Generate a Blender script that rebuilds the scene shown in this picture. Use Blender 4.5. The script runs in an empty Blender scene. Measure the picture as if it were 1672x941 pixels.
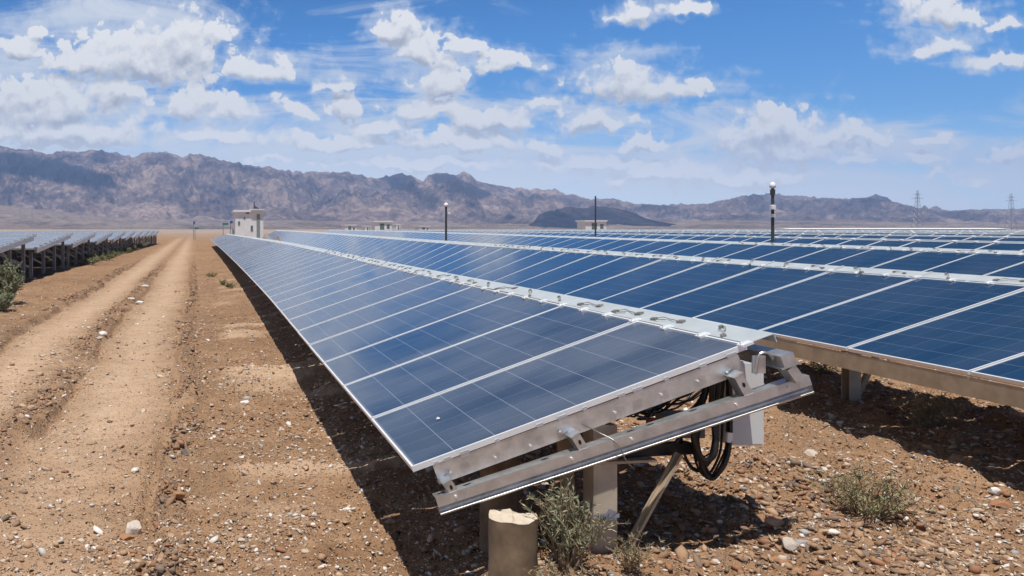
import bpy, math, random
import numpy as np
from mathutils import Vector, Matrix

random.seed(7)
rng = np.random.default_rng(7)
SC = bpy.context.scene
COL = SC.collection
R = math.radians
# ---- sight geometry used to lay the place out (metres; camera eye at the origin, +Y along the panel rows)
F, CX, CY = 1380.0, 345.0, 374.0


# ------------------------------------------------------------------ small helpers
def smooth(a, b, x):
    t = np.clip((np.asarray(x, float) - a) / (b - a), 0, 1)
    return t * t * (3 - 2 * t)


def _hash(ix, iy, seed):
    h = (ix.astype(np.int64) * 374761393 + iy.astype(np.int64) * 668265263 + seed * 1442695041) & 0x7FFFFFFF
    h = ((h ^ (h >> 13)) * 1274126177) & 0x7FFFFFFF
    h = h ^ (h >> 16)
    return (h & 0xFFFFFF) / float(0xFFFFFF)


def vnoise(x, y, seed=0):
    x = np.asarray(x, float); y = np.asarray(y, float)
    ix = np.floor(x); iy = np.floor(y)
    fx = x - ix; fy = y - iy
    fx = fx * fx * fx * (fx * (fx * 6 - 15) + 10); fy = fy * fy * fy * (fy * (fy * 6 - 15) + 10)
    a = _hash(ix, iy, seed); b = _hash(ix + 1, iy, seed)
    c = _hash(ix, iy + 1, seed); d = _hash(ix + 1, iy + 1, seed)
    return (a * (1 - fx) + b * fx) * (1 - fy) + (c * (1 - fx) + d * fx) * fy


def fbm(x, y, octv=4, seed=0, gain=0.5, ridged=False):
    s = 0; amp = 1; tot = 0
    for o in range(octv):
        n = vnoise(x * 2 ** o + 17.3 * o, y * 2 ** o - 9.1 * o, seed + o)
        if ridged:
            n = 1 - abs(2 * n - 1)
        s = s + n * amp; tot += amp; amp *= gain
    return s / tot


def tag(o, label=None, cat=None, group=None, kind=None):
    if label: o['label'] = label
    if cat: o['category'] = cat
    if group: o['group'] = group
    if kind: o['kind'] = kind
    return o


def empty(name, loc, label, cat, group=None):
    o = bpy.data.objects.new(name, None)
    o.empty_display_size = 0.2
    COL.objects.link(o); o.location = loc
    return tag(o, label, cat, group)


def link(name, me, parent=None, mat=None):
    o = bpy.data.objects.new(name, me)
    COL.objects.link(o)
    if mat is not None:
        me.materials.append(mat)
    if parent is not None:
        o.parent = parent
        w = Vector(parent.location)
        p = parent.parent
        while p is not None:
            w = w + Vector(p.location); p = p.parent
        o.location = -w            # mesh data is written in world coordinates
    return o


class MB:
    """collects shapes in world coordinates, one mesh at the end"""
    def __init__(self):
        self.v = []; self.f = []; self.m = []

    def poly(self, vs, fs, mi=0):
        n = len(self.v)
        self.v += [tuple(p) for p in vs]
        self.f += [tuple(i + n for i in f) for f in fs]
        self.m += [mi] * len(fs)
        return self

    def box(self, lo, hi, M=None, mi=0):
        x0, y0, z0 = lo; x1, y1, z1 = hi
        vs = [(x0, y0, z0), (x1, y0, z0), (x1, y1, z0), (x0, y1, z0), (x0, y0, z1), (x1, y0, z1), (x1, y1, z1), (x0, y1, z1)]
        if M is not None:
            vs = [M @ Vector(p) for p in vs]
        return self.poly(vs, [(0, 3, 2, 1), (4, 5, 6, 7), (0, 1, 5, 4), (1, 2, 6, 5), (2, 3, 7, 6), (3, 0, 4, 7)], mi)

    def bar(self, a, b, w, h, up=(0, 0, 1), mi=0):
        a = Vector(a); b = Vector(b); d = (b - a)
        L = d.length; d.normalize()
        s = d.cross(Vector(up)); s.normalize(); u = s.cross(d)
        M = Matrix((s, d, u)).transposed().to_4x4(); M.translation = a
        return self.box((-w / 2, 0, -h / 2), (w / 2, L, h / 2), M, mi)

    def extrude(self, prof, a, b, up, mi=0):
        """2D outline (side, up) swept from a to b"""
        a = Vector(a); b = Vector(b); d = (b - a).normalized()
        s = d.cross(Vector(up)).normalized(); u = s.cross(d)
        n = len(prof)
        vs = [a + s * p[0] + u * p[1] for p in prof] + [b + s * p[0] + u * p[1] for p in prof]
        fs = [(i, (i + 1) % n, (i + 1) % n + n, i + n) for i in range(n)]
        fs += [tuple(range(n - 1, -1, -1)), tuple(range(n, 2 * n))]
        return self.poly(vs, fs, mi)

    def tube(self, pts, r, n=8, mi=0, cap=True):
        pts = [Vector(p) for p in pts]
        rs = r if hasattr(r, '__len__') else [r] * len(pts)
        ref = Vector((0.31, 0.17, 0.93)); vs = []; fs = []
        for i, p in enumerate(pts):
            d = (pts[min(i + 1, len(pts) - 1)] - pts[max(i - 1, 0)]).normalized()
            s = d.cross(ref)
            if s.length < 1e-3: s = d.cross(Vector((1, 0, 0)))
            s.normalize(); u = s.cross(d)
            for k in range(n):
                t = 2 * math.pi * k / n
                vs.append(p + (s * math.cos(t) + u * math.sin(t)) * rs[i])
        for i in range(len(pts) - 1):
            for k in range(n):
                k2 = (k + 1) % n
                fs.append((i * n + k, i * n + k2, (i + 1) * n + k2, (i + 1) * n + k))
        if cap:
            fs.append(tuple(range(n - 1, -1, -1))); q = (len(pts) - 1) * n
            fs.append(tuple(range(q, q + n)))
        return self.poly(vs, fs, mi)

    def mesh(self, name, mats=(), smooth_=False):
        me = bpy.data.meshes.new(name)
        me.from_pydata(self.v, [], self.f)
        for m in mats: me.materials.append(m)
        if any(self.m): me.polygons.foreach_set('material_index', self.m)
        if smooth_: me.polygons.foreach_set('use_smooth', [True] * len(self.f))
        me.update()
        return me

    def build(self, name, mats, parent=None, smooth_=False):
        mats = mats if isinstance(mats, (list, tuple)) else [mats]
        return link(name, self.mesh(name, mats, smooth_), parent)


def spline(pts, n=8):
    pts = [Vector(p) for p in pts]; out = []
    P = [pts[0] * 2 - pts[1]] + pts + [pts[-1] * 2 - pts[-2]]
    for i in range(1, len(P) - 2):
        for k in range(n):
            t = k / n
            a, b, c, d = P[i - 1], P[i], P[i + 1], P[i + 2]
            out.append(0.5 * ((2 * b) + (c - a) * t + (2 * a - 5 * b + 4 * c - d) * t * t + (3 * b - a - 3 * c + d) * t ** 3))
    out.append(pts[-1])
    return out


# ------------------------------------------------------------------ materials
class NT:
    def __init__(self, tree): self.t = tree; self.n = tree.nodes; self.l = tree.links
    def new(self, typ, **kw):
        nd = self.n.new(typ)
        for k, v in kw.items(): setattr(nd, k, v)
        return nd
    def put(self, sock, val):
        if isinstance(val, bpy.types.NodeSocket): self.l.new(val, sock)
        elif val is not None: sock.default_value = val
    def math(self, op, a, b=None, c=None, clamp=False):
        nd = self.new('ShaderNodeMath', operation=op, use_clamp=clamp)
        self.put(nd.inputs[0], a); self.put(nd.inputs[1], b)
        if c is not None: self.put(nd.inputs[2], c)
        return nd.outputs[0]
    def vmath(self, op, a, b=None):
        nd = self.new('ShaderNodeVectorMath', operation=op)
        self.put(nd.inputs[0], a)
        if b is not None:
            if op == 'SCALE': self.put(nd.inputs['Scale'], b)
            else: self.put(nd.inputs[1], b)
        return nd.outputs['Value'] if op in ('LENGTH', 'DOT_PRODUCT') else nd.outputs['Vector']
    def noise(self, vec, scale, detail=4, rough=0.5, dist=0.0, color=False, dims='3D'):
        nd = self.new('ShaderNodeTexNoise', noise_dimensions=dims)
        self.put(nd.inputs['Vector'], vec); nd.inputs['Scale'].default_value = scale
        nd.inputs['Detail'].default_value = detail; nd.inputs['Roughness'].default_value = rough
        nd.inputs['Distortion'].default_value = dist
        return nd.outputs['Color'] if color else nd.outputs['Fac']
    def ramp(self, fac, stops):
        nd = self.new('ShaderNodeValToRGB')
        while len(nd.color_ramp.elements) < len(stops): nd.color_ramp.elements.new(0.5)
        for e, (p, c) in zip(nd.color_ramp.elements, stops):
            e.position = p; e.color = c if len(c) == 4 else (*c, 1)
        self.put(nd.inputs[0], fac)
        return nd.outputs[0]
    def sstep(self, x, a, b):
        nd = self.new('ShaderNodeMapRange', interpolation_type='SMOOTHSTEP')
        self.put(nd.inputs[0], x); self.put(nd.inputs[1], a); self.put(nd.inputs[2], b)
        return nd.outputs[0]
    def mix(self, f, a, b, blend='MIX'):
        nd = self.new('ShaderNodeMix', data_type='RGBA', blend_type=blend)
        self.put(nd.inputs[0], f)
        for s, v in ((nd.inputs[6], a), (nd.inputs[7], b)):
            if isinstance(v, tuple) and len(v) == 3: v = (*v, 1)
            self.put(s, v)
        return nd.outputs[2]


def material(name):
    m = bpy.data.materials.new(name); m.use_nodes = True
    nt = NT(m.node_tree)
    return m, nt, m.node_tree.nodes['Principled BSDF']


def bump(nt, b, h, strength=0.5, dist=0.02):
    nd = nt.new('ShaderNodeBump'); nd.inputs['Strength'].default_value = strength
    nd.inputs['Distance'].default_value = dist
    nt.put(nd.inputs['Height'], h); nt.l.new(nd.outputs[0], b.inputs['Normal'])


def simple(name, c1, c2, rough=0.6, metal=0.0, scale=6.0, bmp=0.0, rough2=None):
    m, nt, b = material(name)
    tc = nt.new('ShaderNodeNewGeometry').outputs['Position']
    n = nt.noise(tc, scale, 6, 0.6)
    nt.put(b.inputs['Base Color'], nt.ramp(n, [(0.3, c1), (0.7, c2)]))
    b.inputs['Metallic'].default_value = metal
    b.inputs['Roughness'].default_value = rough
    if rough2 is not None:
        nt.put(b.inputs['Roughness'], nt.math('MULTIPLY_ADD', nt.noise(tc, scale * 2.3, 4), rough2 - rough, rough))
    if bmp: bump(nt, b, n, bmp, 0.004)
    return m


def make_glass(name, dust, tint=(0.010, 0.022, 0.062), lw=0.55):
    m, nt, b = material(name)
    uv = nt.new('ShaderNodeUVMap').outputs[0]
    sep = nt.new('ShaderNodeSeparateXYZ'); nt.l.new(uv, sep.inputs[0])
    pos = nt.new('ShaderNodeNewGeometry').outputs['Position']
    info = nt.new('ShaderNodeObjectInfo')

    def line(c, n, w):
        f = nt.math('FRACT', nt.math('MULTIPLY', c, n))
        d = nt.math('ABSOLUTE', nt.math('SUBTRACT', f, 0.5))
        return nt.math('GREATER_THAN', d, 0.5 - w)
    u, v = sep.outputs[0], sep.outputs[1]
    l1 = line(u, 8, 0.0075)                     # cell gaps along the row
    l2 = nt.math('MULTIPLY', line(v, 6, 0.009), 0.45)
    l3 = nt.math('MULTIPLY', line(u, 24, 0.02), 0.05)     # busbars
    edge = nt.math('GREATER_THAN', nt.math('MAXIMUM', nt.math('ABSOLUTE', nt.math('SUBTRACT', u, 0.5)),
                                           nt.math('ABSOLUTE', nt.math('SUBTRACT', v, 0.5))), 0.493)
    lines = nt.math('MAXIMUM', nt.math('MAXIMUM', l1, l2), nt.math('MAXIMUM', l3, nt.math('MULTIPLY', edge, 0.35)))
    cellid = nt.vmath('FLOOR', nt.vmath('MULTIPLY', uv, (8, 6, 1)))
    wn = nt.new('ShaderNodeTexWhiteNoise', noise_dimensions='4D')
    nt.put(wn.inputs['Vector'], cellid); nt.put(wn.inputs['W'], info.outputs['Random'])
    grain = nt.noise(pos, 35, 3, 0.6)
    base = nt.mix(nt.math('MULTIPLY_ADD', wn.outputs[0], 0.25, nt.math('MULTIPLY', grain, 0.4)), tint, (tint[0] * 1.9, tint[1] * 1.8, tint[2] * 1.6))
    base = nt.mix(nt.math('MULTIPLY', lines, lw), base, (0.42, 0.46, 0.52))
    # dust film: streaks that run down the slope, patches, module to module differences
    st = nt.noise(nt.vmath('MULTIPLY', pos, (0.8, 1.7, 1.0)), 1.3, 5, 0.5, 0.2)
    pt = nt.noise(pos, 0.55, 4, 0.6)
    d = nt.math('MULTIPLY', nt.sstep(nt.math('MULTIPLY_ADD', st, 0.55, nt.math('MULTIPLY', pt, 0.55)), 0.36, 0.78), dust)
    d = nt.math('MULTIPLY_ADD', nt.math('MULTIPLY', info.outputs['Random'], dust), 0.25, d, clamp=True)
    # rim of dust lying against the lower frame
    d = nt.math('MAXIMUM', d, nt.math('MULTIPLY', nt.sstep(u, 0.022, 0.0), dust * 1.0))
    base = nt.mix(d, base, (0.27, 0.285, 0.315))
    nt.put(b.inputs['Base Color'], base)
    nt.put(b.inputs['Roughness'], nt.math('MULTIPLY_ADD', d, 0.5, 0.07))
    b.inputs['IOR'].default_value = 1.5
    b.inputs['Specular IOR Level'].default_value = 0.5
    wob = nt.noise(pos, 1.3, 2)
    bump(nt, b, wob, 0.05, 0.02)
    return m


M = {}
M['glass_near'] = make_glass('panel_glass_dusty', 0.30, (0.006, 0.021, 0.052), 0.55)
M['glass_mid'] = make_glass('panel_glass', 0.07, (0.005, 0.028, 0.074), 0.34)
M['glass_left'] = make_glass('panel_glass_far_dusty', 0.22, (0.010, 0.020, 0.05), 0.3)
M['alu'] = simple('anodised_aluminium', (0.62, 0.64, 0.66), (0.78, 0.79, 0.80), 0.38, 0.85, 9, 0.0, 0.5)
M['alu_white'] = simple('bright_aluminium', (0.80, 0.81, 0.82), (0.88, 0.88, 0.88), 0.42, 0.35, 9)
M['steel'] = simple('galvanised_steel', (0.50, 0.51, 0.51), (0.76, 0.77, 0.77), 0.26, 0.86, 14, 0.06, 0.46)
M['cover'] = simple('galvanised_cover', (0.62, 0.66, 0.66), (0.72, 0.76, 0.76), 0.42, 0.6, 5, 0.02, 0.55)
M['dropping'] = simple('dried_dropping', (0.36, 0.36, 0.36), (0.62, 0.62, 0.60), 0.9, 0, 60)
M['pale_post'] = simple('dusty_pale_steel', (0.44, 0.355, 0.26), (0.62, 0.53, 0.41), 0.6, 0.15, 8, 0.1)
M['clip'] = simple('dull_wire', (0.20, 0.19, 0.18), (0.34, 0.33, 0.31), 0.5, 0.6, 20)
M['cover_far'] = simple('dull_cover', (0.40, 0.45, 0.48), (0.50, 0.55, 0.58), 0.45, 0.6, 5, 0.0)
M['rust_steel'] = simple('weathered_steel', (0.36, 0.275, 0.18), (0.54, 0.43, 0.30), 0.6, 0.35, 7, 0.1)
M['post_grey'] = simple('dull_zinc', (0.24, 0.235, 0.23), (0.36, 0.35, 0.34), 0.55, 0.4, 5)
M['black'] = simple('black_rubber', (0.008, 0.008, 0.009), (0.02, 0.02, 0.02), 0.4, 0, 30)
M['back'] = simple('panel_backsheet', (0.42, 0.42, 0.43), (0.5, 0.5, 0.5), 0.6, 0, 3)
M['box_paint'] = simple('pale_grey_paint', (0.66, 0.66, 0.65), (0.74, 0.74, 0.73), 0.45, 0, 3)
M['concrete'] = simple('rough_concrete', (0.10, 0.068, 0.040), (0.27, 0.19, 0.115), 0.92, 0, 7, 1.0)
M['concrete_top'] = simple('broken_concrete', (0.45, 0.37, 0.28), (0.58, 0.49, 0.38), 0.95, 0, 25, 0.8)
M['white_wall'] = simple('white_render', (0.70, 0.70, 0.69), (0.80, 0.80, 0.79), 0.8, 0, 1.5)
M['roof'] = simple('pale_roof', (0.74, 0.74, 0.74), (0.82, 0.82, 0.82), 0.7, 0, 1)
M['dark_glass'] = simple('window_dark', (0.10, 0.13, 0.13), (0.16, 0.20, 0.20), 0.2, 0, 2)
M['pole'] = simple('dark_pole_paint', (0.045, 0.055, 0.055), (0.075, 0.085, 0.085), 0.5, 0.2, 8)
M['white_plastic'] = simple('white_plastic', (0.78, 0.78, 0.78), (0.85, 0.85, 0.85), 0.35, 0, 8)
M['red'] = simple('faded_red', (0.36, 0.08, 0.06), (0.45, 0.12, 0.10), 0.6, 0, 9)
M['green_sign'] = simple('green_sign_paint', (0.02, 0.16, 0.13), (0.03, 0.22, 0.17), 0.5, 0, 2)
M['blue_sign'] = simple('blue_sign_paint', (0.02, 0.07, 0.26), (0.03, 0.10, 0.33), 0.5, 0, 2)
M['yellow'] = simple('machine_yellow', (0.26, 0.17, 0.05), (0.34, 0.23, 0.08), 0.5, 0, 2)
M['mast'] = simple('mast_steel', (0.25, 0.27, 0.3), (0.33, 0.35, 0.38), 0.5, 0.5, 2)


# ------------------------------------------------------------------ ground
PX = np.array([-60, -14, -8, -5.7, -4.0, -3.2, -1, 0, 0.9, 1.5, 2.6, 3.3, 4.6], float)
PZ = np.array([-1.55, -1.6, -1.62, -1.62, -1.68, -1.77, -1.79, -1.80, -1.76, -1.64, -1.46, -1.46, -1.52], float)


def row_head(X, Y):
    """how far the table tops lie below the eye on the right-hand field"""
    h = 0.44 - 0.0075 * (np.asarray(X, float) - 6) - 0.0055 * (np.asarray(Y, float) - 6)
    return 0.13 + 0.06 * np.log1p(np.exp((h - 0.13) / 0.06))


def ground_base(X, Y):
    mound = 0.10 * np.exp(-((np.asarray(X, float) - 1.5) / 0.42) ** 2 - ((np.asarray(Y, float) - 3.9) / 0.38) ** 2)
    X = np.asarray(X, float); Y = np.asarray(Y, float)
    left = np.interp(X, PX, PZ)
    left = left + 0.13 * smooth(6, 26, Y) * smooth(-1.0, 1.5, X)
    right = -(row_head(np.maximum(X, 4.6), Y) + 1.08) - 0.06 * np.exp(-((X - 4.9) / 0.9) ** 2)
    t = smooth(3.1, 4.6, X)
    z = left * (1 - t) + right * t
    far = smooth(90, 220, np.hypot(X * 0.8, Y))
    return z * (1 - far) + (-1.42) * far + mound


def ruts(X, Y):
    """signed helpers for the wheel tracks: (compactness 0..1, rut ridge height)"""
    Yc = np.maximum(Y, 0)
    wob = 0.10 * (vnoise(Y * 0.35, X * 0 + 3.3, 5) - 0.5) + 0.05 * (vnoise(Y * 1.3, X * 0 + 1.3, 6) - 0.5)
    a = -0.10 - 0.019 * Yc + wob       # right edge of the right track
    b = -1.62 - 0.021 * Yc + 1.3 * wob  # ridge between the tracks
    c = -3.05 - 0.020 * Yc + 1.5 * wob  # left edge
    n = vnoise(Y * 2.1, X * 3.0, 8)
    def g(x0, w): return np.exp(-((X - x0) / w) ** 2)
    comp = np.maximum(g((a + b) / 2, 0.60), g((b + c) / 2, 0.58)) * (0.35 + 0.65 * smooth(3.6, 8.5, Y + 1.2 * (vnoise(X * 1.2, Y * 0.9, 14) - 0.5)))
    n2 = vnoise(Y * 9.0, X * 8.0, 9)
    ridge = (0.045 * n + 0.08 * n2 * n2) * (g(a, 0.10) + g(a - 0.02, 0.22) * .5) + 0.05 * g(b, 0.20) * (0.3 + n * .6 + n2 * .6) + (0.045 * n + 0.05 * n2) * g(c, 0.16) - 0.035 * comp
    cut = -0.10 * g(a - 0.13, 0.055) * smooth(.25, .45, n) - 0.10 * g(b + 0.24, 0.055) * smooth(.25, .5, n) - 0.09 * g(c + .17, 0.06) * smooth(.2, .45, n)
    return comp, ridge + cut


def ground_z(X, Y):
    X = np.asarray(X, float); Y = np.asarray(Y, float)
    d = np.hypot(X, Y)
    near = 1 - smooth(40, 120, d)
    fine = 1 - smooth(9, 22, d)
    comp, rid = ruts(X, Y)
    inroad = near
    z = ground_base(X, Y) + rid * inroad * (1 - smooth(30, 70, Y))
    rough = (1 - 0.8 * comp) * near
    z = z + rough * (0.10 * (fbm(X * 0.55, Y * 0.55, 2, 21) - 0.5) * smooth(0.2, 3, abs(X - 1.7))
                     + 0.085 * (fbm(X * 2.1, Y * 2.1, 4, 31, 0.6) - 0.5)
                     + 0.046 * (fbm(X * 11, Y * 11, 3, 41, 0.6) - 0.5)
                     + 0.030 * fine * smooth(0.45, 0.62, vnoise(X * 21, Y * 21, 45)) * vnoise(X * 3, Y * 3, 46))
    # clods in the rough ground right of the near table
    cl = smooth(0.55, 0.85, fbm(X * 5.0, Y * 5.0, 2, 51)) * smooth(2.2, 3.2, X) * (1 - smooth(5, 12, Y))
    z = z + 0.085 * cl * near
    # shallow wash ridges that cross the verge left of the shadow
    wr = smooth(0.52, 0.8, vnoise(Y * 1.9 + 0.3 * X, X * 0.5, 61)) * smooth(0.0, 0.35, X) * (1 - smooth(1.7, 2.3, X))
    z = z + 0.035 * wr * near
    return z


def build_ground():
    xs = list(np.arange(-5.2, 7.2, 0.036))
    step = 0.036
    x = xs[-1]; out = []
    while x < 8600:
        step = max(step * 1.07, 0.036); x += step; out.append(x)
    x = xs[0]; step = 0.036; outl = []
    while x > -8600:
        step *= 1.07; x -= step; outl.append(x)
    xs = np.array(outl[::-1] + xs + out)
    ys = list(-np.geomspace(0.3, 3000, 40)[::-1]) + [0.0] + list(np.arange(0.4, 2.4, 0.2))
    y = 2.4
    while y < 8300:
        ys.append(y); y += max(0.026, 0.0065 * y) if y < 60 else 0.03 * y
    ys = np.array(ys)
    nx, ny = len(xs), len(ys)
    X, Y = np.meshgrid(xs, ys)
    Z = ground_z(X, Y)
    co = np.stack([X, Y, Z], -1).reshape(-1, 3).astype(np.float32)
    i = np.arange(nx * ny).reshape(ny, nx)
    q = np.stack([i[:-1, :-1], i[:-1, 1:], i[1:, 1:], i[1:, :-1]], -1).reshape(-1, 4)
    me = bpy.data.meshes.new('ground')
    me.vertices.add(len(co)); me.vertices.foreach_set('co', co.ravel())
    me.loops.add(q.size); me.loops.foreach_set('vertex_index', q.ravel().astype(np.int32))
    me.polygons.add(len(q)); me.polygons.foreach_set('loop_start', np.arange(0, q.size, 4, dtype=np.int32))
    me.polygons.foreach_set('use_smooth', np.ones(len(q), bool))
    comp, _ = ruts(X, Y)
    comp = comp * (1 - smooth(60, 200, Y)) * smooth(-2, 0, Y)
    wash = smooth(0.52, 0.66, vnoise(Y * 1.9 + 0.3 * X, X * 0.5, 61)) * smooth(0.0, 0.35, X) * (1 - smooth(1.2, 2.0, X)) * (1 - smooth(20, 40, Y))
    at = me.attributes.new('compact', 'FLOAT', 'POINT')
    at.data.foreach_set('value', np.maximum(comp, wash * 0.95 * smooth(4.6, 6.4, Y)).ravel().astype(np.float32))
    wob = 0.10 * (vnoise(Y * 0.35, X * 0 + 3.3, 5) - 0.5) + 0.05 * (vnoise(Y * 1.3, X * 0 + 1.3, 6) - 0.5)
    Yc = np.maximum(Y, 0)
    def gg(x0, w): return np.exp(-((X - x0) / w) ** 2)
    br = gg(-0.10 - 0.019 * Yc + wob, 0.16) + gg(-1.62 - 0.021 * Yc + 1.3 * wob, 0.24) + gg(-3.05 - 0.020 * Yc + 1.5 * wob, 0.2)
    br = np.clip(br, 0, 1) * smooth(0.3, 0.6, fbm(X * 3.2, Y * 3.2, 3, 77)) * (1 - smooth(30, 70, Y))
    br = np.maximum(br, 0.55 * smooth(0.5, 0.68, fbm(X * 1.3, Y * 1.3, 3, 78)) * (1 - comp) * (1 - smooth(20, 60, Y)))
    a2 = me.attributes.new('broken', 'FLOAT', 'POINT'); a2.data.foreach_set('value', br.ravel().astype(np.float32))
    me.update(calc_edges=True)
    m, nt, b = material('desert_soil')
    pos = nt.new('ShaderNodeNewGeometry').outputs['Position']
    cp = nt.new('ShaderNodeAttribute', attribute_name='compact').outputs['Fac']
    n1 = nt.noise(pos, 0.35, 5, 0.6)
    n2 = nt.noise(pos, 3.5, 6, 0.65)
    n3 = nt.noise(pos, 28, 4, 0.7)
    col = nt.ramp(nt.math('MULTIPLY_ADD', n2, 0.6, nt.math('MULTIPLY', n1, 0.4)),
                  [(0.30, (0.195, 0.108, 0.058)), (0.5, (0.315, 0.184, 0.102)), (0.68, (0.43, 0.275, 0.165))])
    dust = nt.mix(n2, (0.45, 0.310, 0.205), (0.54, 0.385, 0.262))
    col = nt.mix(nt.math('MULTIPLY', cp, nt.math('MULTIPLY_ADD', n2, 0.6, 0.45), clamp=True), col, dust)
    bk = nt.new('ShaderNodeAttribute', attribute_name='broken').outputs['Fac']
    col = nt.mix(nt.math('MULTIPLY', bk, 0.75), col, nt.mix(n3, (0.150, 0.085, 0.046), (0.30, 0.185, 0.108)))
    psep = nt.new('ShaderNodeSeparateXYZ'); nt.l.new(pos, psep.inputs[0])
    plain = nt.math('MULTIPLY', nt.sstep(nt.vmath('LENGTH', pos), 80, 320), 0.85)  # greying with distance from the eye paints haze into the soil
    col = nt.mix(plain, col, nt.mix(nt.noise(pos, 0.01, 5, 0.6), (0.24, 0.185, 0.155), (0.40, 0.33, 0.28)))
    # grit: small dark and pale crumbs
    vo = nt.new('ShaderNodeTexVoronoi'); vo.inputs['Scale'].default_value = 62; nt.put(vo.inputs['Vector'], pos)
    vsep = nt.new('ShaderNodeSeparateColor'); nt.l.new(vo.outputs['Color'], vsep.inputs[0])
    grit = nt.math('MULTIPLY', nt.sstep(vo.outputs['Distance'], 0.42, 0.25), nt.math('GREATER_THAN', vsep.outputs[0], 0.62))
    gcol = nt.ramp(vsep.outputs[1], [(0.0, (0.09, 0.05, 0.028)), (0.40, (0.24, 0.155, 0.095)), (0.62, (0.52, 0.41, 0.31)), (1, (0.72, 0.65, 0.57))])
    vo2 = nt.new('ShaderNodeTexVoronoi'); vo2.inputs['Scale'].default_value = 20; nt.put(vo2.inputs['Vector'], pos)
    v2 = nt.new('ShaderNodeSeparateColor'); nt.l.new(vo2.outputs['Color'], v2.inputs[0])
    grit2 = nt.math('MULTIPLY', nt.sstep(vo2.outputs['Distance'], 0.36, 0.22), nt.math('GREATER_THAN', v2.outputs[0], 0.86))
    inv = nt.math('SUBTRACT', 1.0, nt.math('MULTIPLY', cp, 0.6))
    col = nt.mix(nt.math('MULTIPLY', grit, inv), col, gcol)
    col = nt.mix(nt.math('MULTIPLY', grit2, inv), col, gcol)
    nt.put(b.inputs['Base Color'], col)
    b.inputs['Roughness'].default_value = 0.95
    b.inputs['Specular IOR Level'].default_value = 0.15
    h = nt.math('ADD', nt.math('MULTIPLY', n3, 0.5), nt.math('MULTIPLY', grit, 0.7))
    h = nt.math('ADD', h, nt.math('MULTIPLY', grit2, 1.0))
    h = nt.math('ADD', h, nt.math('MULTIPLY', n2, 1.5))
    h = nt.math('MULTIPLY', h, inv)
    bump(nt, b, h, 1.0, 0.045)
    me.materials.append(m)
    o = bpy.data.objects.new('ground', me); COL.objects.link(o)
    tag(o, 'tan stony desert soil with wheel tracks running beside the panels', 'ground', kind='structure')
    return o


build_ground()
def gz(x, y): return float(ground_z(np.array([x]), np.array([y]))[0])


# ------------------------------------------------------------------ stones
ICO_V = []
ph = (1 + 5 ** 0.5) / 2
for a in (-1, 1):
    for c in (-ph, ph):
        ICO_V += [(0, a, c), (a, c, 0), (c, 0, a)]
ICO_V = np.array(ICO_V, float) / math.hypot(1, ph)


def _ico_faces():
    fs = []
    n = 12
    dmin = min(np.linalg.norm(ICO_V[i] - ICO_V[j]) for i in range(n) for j in range(i))
    for i in range(n):
        for j in range(i + 1, n):
            for k in range(j + 1, n):
                if all(abs(np.linalg.norm(ICO_V[p] - ICO_V[q]) - dmin) < 1e-3 for p, q in ((i, j), (j, k), (i, k))):
                    nrm = np.cross(ICO_V[j] - ICO_V[i], ICO_V[k] - ICO_V[i])
                    fs.append((i, j, k) if nrm.dot(ICO_V[i]) > 0 else (i, k, j))
    return np.array(fs)


ICO_F = _ico_faces()


def subdivide(V, Fc):
    V = list(map(tuple, V)); cache = {}; out = []
    def mid(a, b):
        k = (min(a, b), max(a, b))
        if k not in cache:
            p = (np.array(V[a]) + np.array(V[b])) / 2; p /= np.linalg.norm(p)
            V.append(tuple(p)); cache[k] = len(V) - 1
        return cache[k]
    for a, b, c in Fc:
        ab, bc, ca = mid(a, b), mid(b, c), mid(c, a)
        out += [(a, ab, ca), (b, bc, ab), (c, ca, bc), (ab, bc, ca)]
    return np.array(V), np.array(out)


def stone_material(name, attr=True, c=None):
    m, nt, b = material(name)
    pos = nt.new('ShaderNodeNewGeometry').outputs['Position']
    n = nt.noise(pos, 40, 5, 0.65)
    if attr:
        base = nt.new('ShaderNodeAttribute', attribute_name='tone').outputs['Color']
    else:
        base = c
    nt.put(b.inputs['Base Color'], nt.mix(nt.math('MULTIPLY', n, 0.55), base, nt.mix(0.5, base, (0.22, 0.13, 0.075))))
    b.inputs['Roughness'].default_value = 0.9
    bump(nt, b, n, 0.5, 0.006)
    return m


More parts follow.
